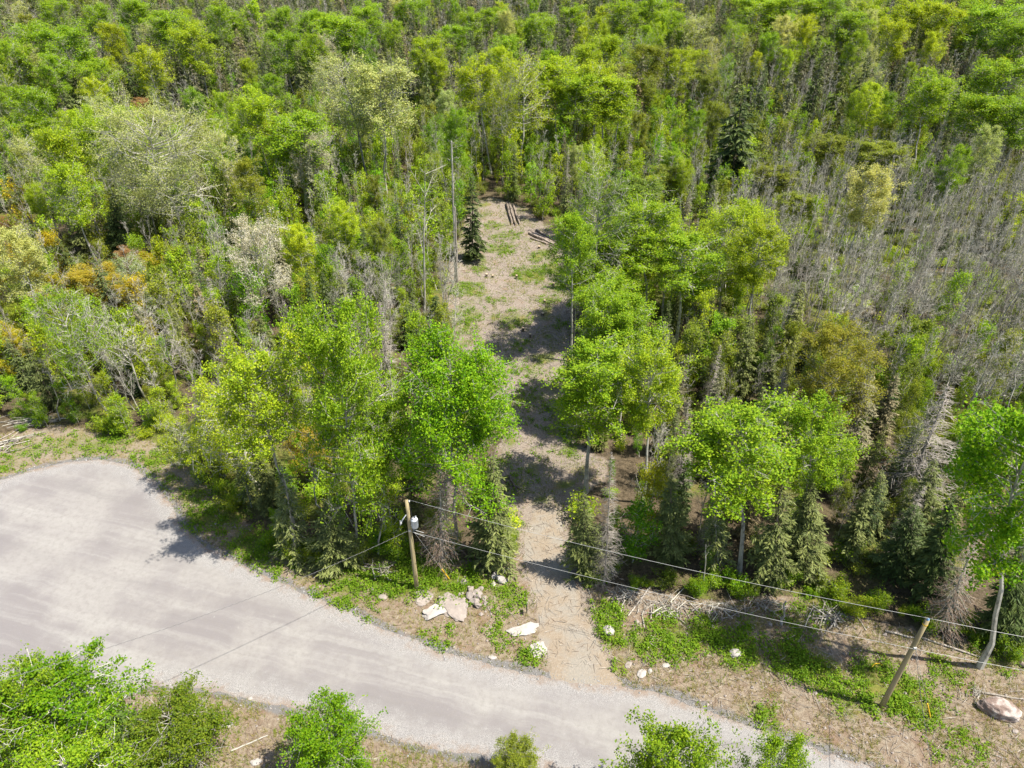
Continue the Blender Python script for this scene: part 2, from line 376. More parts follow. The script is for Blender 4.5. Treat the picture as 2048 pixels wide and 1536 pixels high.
# ------------------------------------------------------------------ gravel road and dirt track
def rough_outline(P, step=0.25, amp=0.22, s=1):
    out = []; n = len(P); acc = 0
    # smooth with Catmull-Rom first
    for i in range(n):
        p0, p1, p2, p3 = P[i - 1], P[i], P[(i + 1) % n], P[(i + 2) % n]
        L = np.hypot(*(p2 - p1)); k = max(2, int(L / step))
        for j in range(k):
            t = j / k
            q = 0.5 * ((2 * p1) + (-p0 + p2) * t + (2 * p0 - 5 * p1 + 4 * p2 - p3) * t * t + (-p0 + 3 * p1 - 3 * p2 + p3) * t ** 3)
            tg = p2 - p1; nn = np.array([-tg[1], tg[0]]) / (np.hypot(*tg) + 1e-9)
            w = (fbm(np.array([q[0] / 0.9]), np.array([q[1] / 0.9]), s)[0] - 0.5) * 2 * amp
            out.append(q + nn * w)
    return np.array(out)
UPPER_W = world_poly([(-140, 985)] + [(0, 962), (60, 943), (130, 925), (200, 918), (262, 932), (312, 968), (342, 1008), (362, 1050), (400, 1088), (450, 1112), (520, 1150), (600, 1182), (680, 1217), (760, 1256), (850, 1292), (950, 1322), (1050, 1347), (1150, 1366), (1230, 1368), (1340, 1392), (1440, 1432), (1560, 1476), (1700, 1521), (1860, 1575), (2100, 1660)])
def line_dist(x, y, P):
    d = np.full(np.shape(x), 1e9)
    for i in range(len(P) - 1):
        a = P[i]; b = P[i + 1]; ab = b - a
        t = np.clip(((x - a[0]) * ab[0] + (y - a[1]) * ab[1]) / ((ab ** 2).sum() + 1e-9), 0, 1)
        d = np.minimum(d, np.hypot(x - a[0] - t * ab[0], y - a[1] - t * ab[1]))
    return d
def bank(name, P, step, lift, mat, seed, amp):
    lo, hi = P.min(0) - 2, P.max(0) + 2
    lo = np.maximum(lo, [-62, 10]); hi = np.minimum(hi, [62, 140])
    ax = np.arange(lo[0], hi[0], step); ay = np.arange(lo[1], hi[1], step); X, Y = np.meshgrid(ax, ay)
    d = seg_dist(X, Y, P); d = np.where(in_poly(X, Y, P), d, -d)
    d = d + (fbm(X / 1.1, Y / 1.1, seed, 4) - .5) * 2 * amp + (fbm(X / .28, Y / .28, seed + 5, 2) - .5) * amp * .5
    Zz = lift * np.clip((d + .05) / .35, -1.2, 1) + (fbm(X / .5, Y / .5, seed + 9, 3) - .5) * .012
    keep = (d > -.6); idx = np.full(X.shape, -1); 
    q = keep[:-1, :-1] & keep[1:, :-1] & keep[:-1, 1:] & keep[1:, 1:]
    ii = np.arange(X.size).reshape(X.shape); Q = np.stack([ii[:-1, :-1], ii[:-1, 1:], ii[1:, 1:], ii[1:, :-1]], -1)[q]
    used = np.unique(Q); mp = np.full(X.size, -1); mp[used] = np.arange(len(used)); Q = mp[Q]
    V = np.stack([X.ravel(), Y.ravel(), Zz.ravel()], 1)[used]
    k = MB(); k.add(V, Q=Q); me = k.mesh(name, [mat], True)
    a = me.attributes.new('inside', 'FLOAT', 'POINT'); a.data.foreach_set('value', d.ravel()[used].astype(np.float32))
    a = me.attributes.new('lane', 'FLOAT_VECTOR', 'POINT'); ld = line_dist(V[:, 0], V[:, 1], UPPER_W)
    a.data.foreach_set('vector', np.stack([(V[:, 0] * .966 - V[:, 1] * .259) * .045, V[:, 0] * .259 + V[:, 1] * .966, 0 * ld], 1).astype(np.float32).ravel())
    o = link(name, me); o['kind'] = 'structure'; return o
m, ns, ls = material('grey_gravel_road')
tc = nd(ns, 'ShaderNodeTexCoord'); oc = tc.outputs['Object']
ln_ = nd(ns, 'ShaderNodeAttribute', attribute_name='lane'); ia = nd(ns, 'ShaderNodeAttribute', attribute_name='inside')
nL = noise(ns, ls, oc, 0.17, 5, .55); nF = noise(ns, ls, oc, 24.0, 5, 0.8); nM = noise(ns, ls, oc, 2.2, 7, 0.72); wv_ = nd(ns, 'ShaderNodeVectorMath', operation='ADD'); ls.new(ln_.outputs['Vector'], wv_.inputs[0]); wz_ = nd(ns, 'ShaderNodeCombineXYZ'); ls.new(mth(ns, ls, 'MULTIPLY', nL, 1.6), wz_.inputs[1]); ls.new(wz_.outputs[0], wv_.inputs[1])
nT = noise(ns, ls, wv_.outputs[0], 0.8, 9, 0.62); nS = noise(ns, ls, wv_.outputs[0], 4.5, 4, .6)
c = mixc(ns, ls, ramp(ns, ls, nL, 0.38, 0.62), (0.202, 0.187, 0.188), (0.272, 0.258, 0.246))
c = mixc(ns, ls, mth(ns, ls, 'MULTIPLY', ramp(ns, ls, nT, 0.46, 0.72), .6), c, (0.332, 0.323, 0.304))
c = mixc(ns, ls, mth(ns, ls, 'MULTIPLY', ramp(ns, ls, nT, 0.46, 0.26), .5), c, (0.173, 0.162, 0.162))
c = mixc(ns, ls, mth(ns, ls, 'MULTIPLY', ramp(ns, ls, nS, 0.60, 0.78), .2), c, (0.159, 0.150, 0.145))
c = mixc(ns, ls, mth(ns, ls, 'MULTIPLY', ramp(ns, ls, nM, 0.42, 0.72), 0.65), c, (0.202, 0.186, 0.179))
c = mixc(ns, ls, mth(ns, ls, 'MULTIPLY', ramp(ns, ls, nM, 0.40, 0.25), 0.5), c, (0.356, 0.344, 0.327))
wob_ = mth(ns, ls, 'ADD', mth(ns, ls, 'MULTIPLY', nM, 2.0), mth(ns, ls, 'MULTIPLY', noise(ns, ls, oc, .7, 3), 2.6)); wob_ = mth(ns, ls, 'ADD', wob_, -2.3)
dd_ = mth(ns, ls, 'ADD', ia.outputs['Fac'], wob_)
eg = ramp(ns, ls, dd_, 2.2, 0.1)                      # loose crushed stone along the edges
stone = mixc(ns, ls, ramp(ns, ls, nF, .40, .60), (0.114, 0.111, 0.112), (0.411, 0.394, 0.383))
c = mixc(ns, ls, eg, c, stone)
lit = mth(ns, ls, 'MULTIPLY', ramp(ns, ls, dd_, 0.8, -0.5), .8)
c = mixc(ns, ls, lit, c, mixc(ns, ls, nM, (0.149, 0.097, 0.068), (0.297, 0.229, 0.172)))
c = mixc(ns, ls, mth(ns, ls, 'MULTIPLY', ramp(ns, ls, nF, 0.52, 0.72), 0.5), c, (0.143, 0.137, 0.134))
c = mixc(ns, ls, mth(ns, ls, 'MULTIPLY', ramp(ns, ls, nF, 0.42, 0.30), 0.4), c, (0.457, 0.440, 0.423))
p = nd(ns, 'ShaderNodeBsdfPrincipled', i_Roughness=0.95); p.inputs['Specular IOR Level'].default_value = 0.15
ls.new(c, p.inputs['Base Color'])
bp = nd(ns, 'ShaderNodeBump', i_Strength=0.6, i_Distance=0.05); bh = mth(ns, ls, 'ADD', nF, mth(ns, ls, 'MULTIPLY', nT, 2.0)); ls.new(bh, bp.inputs['Height']); ls.new(bp.outputs[0], p.inputs['Normal'])
o = nd(ns, 'ShaderNodeOutputMaterial'); ls.new(p.outputs[0], o.inputs['Surface'])
bank('gravel_road', ROAD_W, .22, .03, m, 5, .30)
m, ns, ls = material('sandy_track')
tc = nd(ns, 'ShaderNodeTexCoord'); oc = tc.outputs['Object']
n1 = noise(ns, ls, oc, 0.5, 4); n2 = noise(ns, ls, oc, 6, 7, 0.75); n3 = noise(ns, ls, oc, 25, 4, 0.7)
c = mixc(ns, ls, ramp(ns, ls, n1, 0.38, 0.62), (0.249, 0.201, 0.151), (0.249, 0.227, 0.196))
c = mixc(ns, ls, ramp(ns, ls, n2, 0.45, 0.75), c, (0.317, 0.274, 0.227))
c = mixc(ns, ls, mth(ns, ls, 'MULTIPLY', ramp(ns, ls, n3, 0.55, 0.7), 0.6), c, (0.153, 0.121, 0.096))
c = mixc(ns, ls, mth(ns, ls, 'MULTIPLY', ramp(ns, ls, n2, 0.42, 0.25), 0.6), c, (0.158, 0.132, 0.106))
p = nd(ns, 'ShaderNodeBsdfPrincipled', i_Roughness=0.95); p.inputs['Specular IOR Level'].default_value = 0.1; ls.new(c, p.inputs['Base Color'])
bp = nd(ns, 'ShaderNodeBump', i_Strength=0.7, i_Distance=0.08); ls.new(n2, bp.inputs['Height']); ls.new(bp.outputs[0], p.inputs['Normal'])
o = nd(ns, 'ShaderNodeOutputMaterial'); ls.new(p.outputs[0], o.inputs['Surface'])
M_TRACK = m
bank('dirt_track', TRACK_W, .2, .014, M_TRACK, 9, .55)

# ------------------------------------------------------------------ tree prototypes (meshes only)
def trunk_line(H, r, wob=0.02, n=7, top=1.0):
    z = np.linspace(0, H * top, n); P = np.zeros((n, 3)); P[:, 2] = z
    P[1:, :2] = np.cumsum(r.normal(0, H * wob / n * 1.6, (n - 1, 2)), 0)
    return P
def on_line(P, t):
    t = np.asarray(t) * (len(P) - 1); i = np.clip(t.astype(int), 0, len(P) - 2); f = (t - i)[:, None]
    return P[i] * (1 - f) + P[i + 1] * f
def broadleaf(seed, H, cb, R, nl, nsub, nleaf, ls_, sig, rt=None, bark=None, low=0.55, rise=0.75, wob=0.05, gap=0.0, joined=False, twig=0.012):
    r = np.random.default_rng(seed); w = MB(); lf = MB()
    rt = rt or H * 0.0095
    T = trunk_line(H, r, wob, 9, 0.96)
    rad = rt * (1 - np.linspace(0, 1, 9) * 0.88); rad[0] *= 1.35
    w.add(*tube(T, rad, 6, False)[:2])
    u = np.sort(r.uniform(0, 1, nl)) ** 0.9
    base = on_line(T, (cb * 0.9 + (0.97 - cb * 0.9) * u) / 1.0 * 0.999)
    az = np.arange(nl) * 2.399 + r.normal(0, 0.5, nl)
    pr = np.sqrt(np.clip(1 - ((u - 0.35) / 0.72) ** 2, 0.03, 1)) * r.uniform(low, 1.08, nl)
    L = R * pr
    out = np.stack([np.cos(az), np.sin(az), np.zeros(nl)], 1)
    rs = (rise * (0.45 + 0.7 * u))[:, None]
    up = np.array([[0, 0, 1.0]])
    p1 = base + out * (L * 0.5)[:, None] + up * (L[:, None] * 0.38 * rs) + r.normal(0, 0.05, (nl, 3)) * L[:, None]
    p2 = base + out * L[:, None] + up * (L[:, None] * rs) + r.normal(0, 0.07, (nl, 3)) * L[:, None]
    p2[:, 2] = np.minimum(p2[:, 2], H)
    r0 = np.clip(L * 0.016, 0.012, rt * 0.6)
    w.add(*sticks(base, p1, r0, r0 * 0.7, 4)); w.add(*sticks(p1, p2, r0 * 0.7, r0 * 0.25, 3))
    li = np.repeat(np.arange(nl), nsub); n2 = len(li); t = r.uniform(0.3, 1.0, n2)
    s0 = np.where((t < 0.5)[:, None], base[li] + (p1 - base)[li] * (t * 2)[:, None], p1[li] + (p2 - p1)[li] * (t * 2 - 1)[:, None])
    d = nrm(r.normal(size=(n2, 3)) + out[li] * 0.9 + up * 0.55)
    Ls = np.maximum(L[li] * r.uniform(0.22, 0.5, n2), 0.25)
    s1 = s0 + d * Ls[:, None]
    w.add(*sticks(s0, s1, r0[li] * 0.45, twig * 0.7, 3))
    ti = np.repeat(np.arange(n2), 3); n3 = len(ti); t3 = r.uniform(0.35, 1, n3)
    q0 = s0[ti] + (s1 - s0)[ti] * t3[:, None]
    q1 = q0 + nrm(r.normal(size=(n3, 3)) + d[ti] * 0.8 + up * 0.3) * (Ls[ti] * r.uniform(0.3, 0.6, n3))[:, None]
    w.add(*sticks(q0, q1, twig, twig * 0.4, 3))
    anchors = np.concatenate([q1, q1, s1, p2, (s0 + s1) / 2])
    wt = r.random(len(anchors)) ** (0.5 + 2 * gap) + 0.02
    if gap > 0: wt *= r.random(len(anchors)) > gap
    lw = r.uniform(.25, 1.2, nl) ** 1.6; wt *= lw[np.concatenate([li[ti], li[ti], li, np.arange(nl), li])]
    k = r.choice(len(anchors), nleaf, p=wt / wt.sum())
    P = anchors[k] + r.normal(0, sig, (nleaf, 3)) * np.array([1, 1, 0.75])
    V, Q, rn = leaves(P, ls_, r)
    if joined:
        w.add(V, Q=Q, mat=1, rnd=rn); return w
    lf.add(V, Q=Q, rnd=rn)
    return w, lf
def conifer(seed, H, R, needles=True, dens=1.0, joined=False, cb=0.05, shape=0.85, wood_r=0.010, droop=0.35, spray=0.2, bare=0.0, step=0.34):
    r = np.random.default_rng(seed); w = MB(); lf = MB()
    T = trunk_line(H, r, 0.012, 7)
    w.add(*tube(T, H * 0.0095 * (1 - np.linspace(0, 1, 7) * 0.95), 6, False)[:2])
    nlv = int(H * (1 - cb) / step); zs = np.linspace(cb, 0.985, nlv)
    nb = r.integers(4, 8, nlv) if needles else r.integers(4, 7, nlv)
    nb = np.maximum(2, (nb * min(1.0, dens + 0.2)).astype(int))
    u = np.repeat(zs, nb); n = len(u); u = np.clip(u + r.normal(0, 0.01, n), 0.03, 0.99)
    az = r.uniform(0, 2 * PI, n)
    side = 1 + 0.18 * np.cos(az * 2 + seed)
    L = np.maximum(R * (1 - u) ** shape * r.uniform(0.55, 1.12, n) * side, 0.10)
    L *= np.where(u < 0.18, 0.55 + 2.5 * u, 1.0)
    base = on_line(T, u)
    out = np.stack([np.cos(az), np.sin(az), np.zeros(n)], 1)
    dr = droop * (1.25 - u) + r.normal(0, 0.16, n) - 0.25 * (u > 0.8)
    mid = base + out * (L * 0.55)[:, None]; mid[:, 2] -= L * 0.55 * dr * 0.8
    tip = base + out * L[:, None]; tip[:, 2] -= L * dr * 0.85
    w.add(*sticks(base, mid, wood_r * (0.6 + L * 0.35), wood_r * 0.7, 3)); w.add(*sticks(mid, tip, wood_r * 0.7, wood_r * 0.3, 3))
    tang = np.stack([-np.sin(az), np.cos(az), np.zeros(n)], 1)
    cnt = np.maximum(3, (L / 0.085 * dens).astype(int))
    if not needles: cnt = np.maximum(2, (L / 0.16).astype(int))
    bi = np.repeat(np.arange(n), cnt); m_ = len(bi); t = r.uniform(0.12, 1.0, m_)
    p0 = np.where((t < 0.55)[:, None], base[bi] + (mid - base)[bi] * (t / 0.55)[:, None], mid[bi] + (tip - mid)[bi] * ((t - 0.55) / 0.45)[:, None])
    sd_ = np.where(r.random(m_) < 0.5, -1.0, 1.0)
    dd = nrm(out[bi] * 0.75 + tang[bi] * (sd_ * r.uniform(0.3, 1.1, m_))[:, None] + np.array([0, 0, 1]) * r.normal(-0.22, 0.22, m_)[:, None])
    ln = spray * r.uniform(0.6, 1.5, m_) * (0.55 + 0.6 * np.minimum(L[bi], 1.2))
    if needles and bare < 1:
        keep = r.random(m_) > bare
        q0 = p0[keep]; d2 = dd[keep]; l2 = ln[keep][:, None]
        bb = nrm(np.cross(d2, r.normal(size=d2.shape) * 0.9 + np.array([0, 0, 1.0])))
        wv = l2 * r.uniform(0.10, 0.2, len(q0))[:, None]
        mm = q0 + d2 * l2 * 0.4; e_ = q0 + d2 * l2; e_[:, 2] -= l2[:, 0] * .25
        V = np.stack([q0, mm + bb * wv, e_, mm - bb * wv], 1).reshape(-1, 3)
        Q = np.arange(len(q0) * 4).reshape(-1, 4); rn = np.repeat(r.random(len(q0)) * 0.5 + 0.5 * np.clip(t[keep], 0, 1), 4)
        (w if joined else lf).add(V, Q=Q, rnd=rn, mat=1 if joined else 0)
    else:
        w2 = lf if not joined else w
        w2.add(*sticks(p0, p0 + dd * (ln * 1.5)[:, None], wood_r * 0.55, wood_r * 0.25, 3))
    return w if joined else (w, lf)
def bare_tree(seed, H, R, nl=26, cb=0.35, joined=False, rt=None, tw=0.011, sub=5, tws=3, rise=1.3, wob=0.05):
    r = np.random.default_rng(seed); w = MB(); lf = MB()
    T = trunk_line(H, r, wob, 8, 0.97); rt = rt or H * 0.0085
    w.add(*tube(T, rt * (1 - np.linspace(0, 1, 8) * 0.9), 5, False)[:2])
    u = r.uniform(0, 1, nl); base = on_line(T, cb + (0.97 - cb) * u)
    az = np.arange(nl) * 2.399 + r.normal(0, .6, nl); L = R * (1.05 - 0.6 * u) * r.uniform(0.45, 1.1, nl)
    d = nrm(np.stack([np.cos(az), np.sin(az), rise * r.uniform(0.4, 1.3, nl)], 1))
    p1 = base + d * (L * 0.55)[:, None]; p2 = base + d * L[:, None] * 1.1; p2[:, 2] += L * 0.12; p2 += r.normal(0, .06, p2.shape) * L[:, None]
    b2 = lf if not joined else w
    r0 = np.clip(L * 0.013, 0.012, rt * 0.6)
    b2.add(*sticks(base, p1, r0, r0 * .65, 4)); b2.add(*sticks(p1, p2, r0 * .65, tw * .6, 3))
    li = np.repeat(np.arange(nl), sub); t = r.uniform(.2, 1, len(li))
    s0 = np.where((t < .5)[:, None], base[li] + (p1 - base)[li] * (t * 2)[:, None], p1[li] + (p2 - p1)[li] * (t * 2 - 1)[:, None])
    sdv = nrm(r.normal(size=(len(li), 3)) * .7 + d[li]); Ls = L[li] * r.uniform(.2, .55, len(li)); s1 = s0 + sdv * Ls[:, None]
    b2.add(*sticks(s0, s1, tw * 1.1, tw * .5, 3))
    ti = np.repeat(np.arange(len(li)), tws); t = r.uniform(.3, 1, len(ti)); q0 = s0[ti] + (s1 - s0)[ti] * t[:, None]
    q1 = q0 + nrm(r.normal(size=(len(ti), 3)) * .8 + sdv[ti]) * (Ls[ti] * r.uniform(.3, .7, len(ti)))[:, None]
    b2.add(*sticks(q0, q1, tw * .6, tw * .3, 3))
    return w if joined else (w, lf)
def shrub(seed, H, R, nleaf, ls_, stems=9, joined=False, sig=0.22, tall=False):
    r = np.random.default_rng(seed); w = MB(); lf = MB()
    az = r.uniform(0, 2 * PI, stems); rr = R * r.uniform(0.25, 1.0, stems); hh = H * r.uniform(0.6, 1.0, stems)
    b0 = np.stack([np.cos(az) * rr * .25, np.sin(az) * rr * .25, np.zeros(stems)], 1)
    b1 = np.stack([np.cos(az) * rr, np.sin(az) * rr, hh], 1)
    bm = (b0 + b1) / 2; bm[:, 2] += hh * .12
    w.add(*sticks(b0, bm, .02 * H / 3 + .008, .012, 3)); w.add(*sticks(bm, b1, .012, .005, 3))
    ns_ = 8; li = np.repeat(np.arange(stems), ns_); t = r.uniform(.15, 1, len(li))
    s0 = np.where((t < .5)[:, None], b0[li] + (bm - b0)[li] * (t * 2)[:, None], bm[li] + (b1 - bm)[li] * (t * 2 - 1)[:, None])
    s1 = s0 + nrm(r.normal(size=(len(li), 3)) + np.array([0, 0, .5])) * (R * r.uniform(.2, .5, len(li)))[:, None]; s1[:, 2] = np.maximum(s1[:, 2], .1)
    w.add(*sticks(s0, s1, .009, .004, 3))
    an = np.concatenate([s1, s1, b1, (s0 + s1) / 2]); P = an[r.integers(0, len(an), nleaf)] + r.normal(0, sig, (nleaf, 3)); P[:, 2] = np.abs(P[:, 2])
    V, Q, rn = leaves(P, ls_, r)
    if joined: w.add(V, Q=Q, mat=1, rnd=rn); return w
    lf.add(V, Q=Q, rnd=rn); return w, lf

PROTO = {}        # kind -> list of (part name, mesh) lists with nominal height and radius
def proto(kind, H, R, wl_, names, mats):
    w, l = wl_
    i = len(PROTO.get(kind, []))
    PROTO.setdefault(kind, []).append((H, R, [(names[0], w.mesh(f'{kind}_{names[0]}', [mats[0]])), (names[1], l.mesh(f'{kind}_{names[1]}', [mats[1]]))]))
TC, TB = ('trunk', 'crown'), ('trunk', 'bare_crown')
for s in range(5): proto('aspen', 20, 3.4, broadleaf(100 + s, 20, 0.52 + 0.03 * s, 3.4, 42, 8, 22000, 0.092, 0.23, low=0.6), TC, (M_PALE, M_LEAF))
for s in range(4): proto('dome_aspen', 20, 3.6, broadleaf(110 + s, 20, 0.60, 3.6, 46, 8, 17000, 0.115, 0.27, low=0.72, rise=0.8), TC, (M_PALE, M_LEAF))
for s in range(3): proto('thin_aspen', 20, 3.6, broadleaf(130 + s, 20, 0.45, 3.6, 36, 8, 8500, 0.088, 0.24, low=0.5, gap=0.2, twig=.016), TC, (M_PALE, M_LEAF))
for s in range(3): proto('broad', 17, 4.5, broadleaf(150 + s, 17, 0.30, 4.5, 56, 9, 44000, 0.088, 0.26, low=0.66, rise=0.6), TC, (M_GREY, M_LEAF))
for s in range(3): proto('twiggy', 12, 4.0, broadleaf(160 + s, 12, 0.28, 4.0, 38, 9, 17000, 0.068, 0.19, low=0.6, rise=0.7, gap=0.15, twig=.017, rt=.15, wob=.1), TC, (M_PALE, M_LEAF))
proto('airy', 18, 5.5, broadleaf(165, 18, 0.38, 5.5, 60, 10, 42000, 0.062, 0.26, low=0.7, rise=0.65, twig=.016, rt=.2), TC, (M_PALE, M_LEAF))
for s in range(3): proto('near_broad', 9, 3.2, broadleaf(170 + s, 9, 0.22, 3.2, 50, 8, 21000, 0.080, 0.17, low=0.66, rise=0.75, twig=0.01), TC, (M_PALE, M_LEAF))
for s in range(4): proto('spruce', 12, 1.55, conifer(200 + s, 12, 1.9, dens=(2.6, 2.3, 2.0, 2.6)[s], shape=(.7, .62, .7, .8)[s], spray=.23, droop=.40, step=.24), TC, (M_DARK, M_NEEDLE))
for s in range(2): proto('lush_spruce', 12, 2.1, conifer(220 + s, 12, 2.4, dens=2.6, spray=.32, droop=.35, step=.30, shape=.75), TC, (M_DARK, M_NEEDLE))
for s in range(2): proto('slim_spruce', 12, 1.1, conifer(225 + s, 12, 1.3, dens=2.8, spray=.28, droop=.4, shape=.6, step=.26), TC, (M_DARK, M_NEEDLE))
for s in range(2): proto('ragged_spruce', 13, 1.6, conifer(230 + s, 13, 1.8, dens=1.9, bare=.4, shape=.6, spray=.28, cb=.12, droop=.45), TC, (M_GREY, M_NEEDLE))
for s in range(3): proto('dead_spruce', 12, 1.25, conifer(240 + s, 12, 1.7, needles=False, wood_r=.017, shape=.75, droop=.3, step=.20, spray=.26), TB, (M_DEAD, M_DEAD))
proto('brown_spruce', 12, 1.3, conifer(250, 12, 1.7, needles=False, wood_r=.016, shape=.7, droop=.45, step=.2, spray=.26), TB, (M_GREY, M_BROWN))
for s in range(4): proto('bare', 12, 2.0, bare_tree(260 + s, 12, 2.0, nl=34, sub=6), TB, (M_GREY, M_GREY))
for s in range(4): proto('pole_tree', 12, 1.3, bare_tree(280 + s, 12, 1.4, nl=20, cb=.5, rise=2.2, sub=5, tws=3, rt=.075, wob=.09, tw=.010), TB, (M_GREY, M_GREY))
for s in range(2): proto('white_bare', 12, 2.3, bare_tree(270 + s, 12, 2.3, nl=30, tw=.014, rise=.9, wob=.08), TB, (M_DEAD, M_DEAD))
for s in range(4): proto('sapling', 7, 1.6, broadleaf(300 + s, 7, 0.12, 1.6, 30, 6, 3800, 0.085, 0.20, rt=.05, low=0.5, rise=1.1, twig=.008), TC, (M_GREY, M_LEAF))
for s in range(3): proto('shrub', 3, 1.5, shrub(320 + s, 3, 1.5, 2200, 0.075), ('stems', 'foliage'), (M_GREY, M_LEAF))

def add_tree(kind, name, label, cat, pos, h, w, tint, var=None, group=None, lean=None, rot=None, name_group=None):
    P = PROTO[kind]; v = P[(random.randrange(len(P)) if var is None else var) % len(P)]
    H, R, parts = v
    o = thing(name, label, cat, (pos[0], pos[1], pos[2] if len(pos) > 2 else zg1(pos[0], pos[1]) - 0.05), group)
    sz = h / H; sxy = w / (2 * R); sxy = min(max(sxy, sz * 0.45), sz * 2.4)
    o.scale = (sxy, sxy, sz)
    q = Euler((0, 0, random.uniform(0, 2 * PI) if rot is None else rot)).to_quaternion()
    if lean is not None: q = Vector((0, 0, 1)).rotation_difference(Vector(lean)) @ q
    else:
        lj = .075 if 'bare' in kind or kind == 'pole_tree' else .028
        q = Euler((random.gauss(0, lj), random.gauss(0, lj), 0)).to_quaternion() @ q
    o.rotation_mode = 'QUATERNION'; o.rotation_quaternion = q
    for nm, me in parts:
        c = link(nm, me, o); c['tint'] = [float(x) for x in tint]
    return o

# tints
VIV = (0.17, 0.35, 0.010); GRN = (0.225, 0.375, 0.018); YEL = (0.35, 0.46, 0.02); PAL = (0.38, 0.44, 0.15); CAT = (0.52, 0.50, 0.38); OLV = (0.215, 0.275, 0.028)
LIM = (0.30, 0.43, 0.02); SPR = (0.075, 0.115, 0.032); OSP = (0.14, 0.175, 0.052); GSP = (0.213, 0.202, 0.112); ORA = (0.40, 0.35, 0.035); RED = (0.34, 0.22, 0.09); GOL = (0.414, 0.392, 0.022)
TINT_WORD = {}
for t_, w_ in ((VIV, 'vivid green'), (GRN, 'green'), (YEL, 'yellowish'), (PAL, 'pale'), (CAT, 'greyish'), (OLV, 'olive'), (LIM, 'lime'), (SPR, 'dark'), (OSP, 'olive'), (GSP, 'greyish'), (ORA, 'orange'), (RED, 'rust'), (GOL, 'golden')): TINT_WORD[t_] = w_
IND = []          # (object, description, picture x, picture y): labelled at the end by the landmark they stand next to
ORD = ['first', 'second', 'third', 'fourth', 'fifth', 'sixth', 'seventh', 'eighth', 'ninth', 'tenth', 'eleventh', 'twelfth', 'thirteenth', 'fourteenth', 'fifteenth', 'sixteenth', 'seventeenth', 'eighteenth', 'nineteenth', 'twentieth', 'twenty-first', 'twenty-second', 'twenty-third', 'twenty-fourth', 'twenty-fifth', 'twenty-sixth', 'twenty-seventh', 'twenty-eighth', 'twenty-ninth', 'thirtieth']
def jit(t, a=0.14):
    f = 1 + random.uniform(-a, a); g = random.uniform(-a, a) * 0.6
    return (t[0] * f * (1 + g), t[1] * f, t[2] * f * (1 - g))

HERO = []         # ground positions kept free of fillers: (x, y, r)
def by_base(kind, bx, by, tx, ty, wpx, tint, name, label, cat='tree', var=None, group=None):
    b_ = G(bx, by); b_[2] = zg1(b_[0], b_[1]) - .05
    top = at_depth(tx, ty, b_[1]); v = top - b_; h = float(np.linalg.norm(v))
    w = wpx / F_PX * slant((b_ + top * 2) / 3)
    HERO.append((b_[0], b_[1], 0.45 * w))
    v[1] = 0
    return add_tree(kind, name, label, cat, b_, h, w, tint, var, group, lean=v / np.linalg.norm(v))
def by_top(kind, tx, ty, h, wpx, tint, name, label, cat='tree', var=None, group=None):
    t_ = G(tx, ty, h); w = wpx / F_PX * slant(t_)
    t_[1] -= w * 0.15
    HERO.append((t_[0], t_[1], 0.4 * w))
    return add_tree(kind, name, label, cat, (t_[0], t_[1], zg1(t_[0], t_[1]) - .05), h, w, tint, var, group)

# ------------------------------------------------------------------ trees one can point at
B = by_base
B('broad', 915, 1095, 903, 700, 245, VIV, 'leafy_tree', 'broad vivid green tree with the densest round crown, just behind the transformer pole', var=0)
B('aspen', 1172, 985, 1192, 690, 170, GRN, 'aspen_tree', 'green aspen with silvery limbs, bare trunk at the right edge of the dirt clearing', var=1)
B('aspen', 1285, 1010, 1297, 690, 130, LIM, 'aspen_tree', 'tall yellow green aspen directly right of the silver limbed aspen beside the clearing', var=2)
B('broad', 711, 1107, 655, 640, 200, GRN, 'aspen_tree', 'tallest pale trunked aspen left of the transformer pole, long vivid green crown', var=1)
B('aspen', 775, 1085, 752, 800, 110, GRN, 'aspen_tree', 'slim aspen tucked between the tall left aspen and the round crowned tree by the pole', var=3)
B('aspen', 600, 1102, 508, 690, 160, LIM, 'aspen_tree', 'yellow green aspen behind the pale twiggy tree at the road bend', var=4)
B('twiggy', 520, 978, 440, 775, 190, YEL, 'budding_tree', 'yellowish tree with many pale twigs showing, at the grassy bend of the gravel road', var=0)
B('twiggy', 402, 965, 372, 830, 100, YEL, 'budding_tree', 'small yellowish budding tree at the left foot of the twiggy tree by the road bend', var=1)
B('twiggy', 219, 831, 118, 580, 125, GRN, 'aspen_tree', 'leaning green aspen with long bare pale trunk above the grassy bank', var=1)
B('white_bare', 350, 812, 322, 615, 100, CAT, 'dead_tree', 'bleached dead tree with spreading bare branches behind the grassy bank', var=0)
B('twiggy', 545, 670, 495, 450, 130, CAT, 'catkin_tree', 'grey white catkin tree with forked pale trunk standing among bright saplings', var=0)
B('airy', 335, 520, 300, 215, 205, PAL, 'catkin_tree', 'largest pale grey green tree, a wide airy crown in the upper left woods', var=2)
B('dome_aspen', 615, 435, 580, 235, 130, GRN, 'aspen_tree', 'green aspen whose crown is half hidden by a greyish catkin tree', var=0)
B('twiggy', 606, 440, 622, 262, 80, CAT, 'catkin_tree', 'small greyish catkin tree in front of a green aspen crown', var=1)
B('dome_aspen', 775, 400, 757, 130, 115, PAL, 'aspen_tree', 'pale yellow green aspen with tall straight trunk left of the clearing end', var=1)
B('thin_aspen', 740, 388, 690, 108, 120, PAL, 'aspen_tree', 'pale open aspen with white leaning trunk, left neighbour of the tall straight one', var=0)
B('thin_aspen', 1043, 362, 1045, 102, 105, YEL, 'aspen_tree', 'yellowish aspen with grey limbs showing, behind the log pile at the clearing end', var=1)
B('dome_aspen', 983, 350, 955, 120, 80, YEL, 'aspen_tree', 'yellow topped aspen with slender pale trunk, behind the narrow spruce of the clearing', var=2)
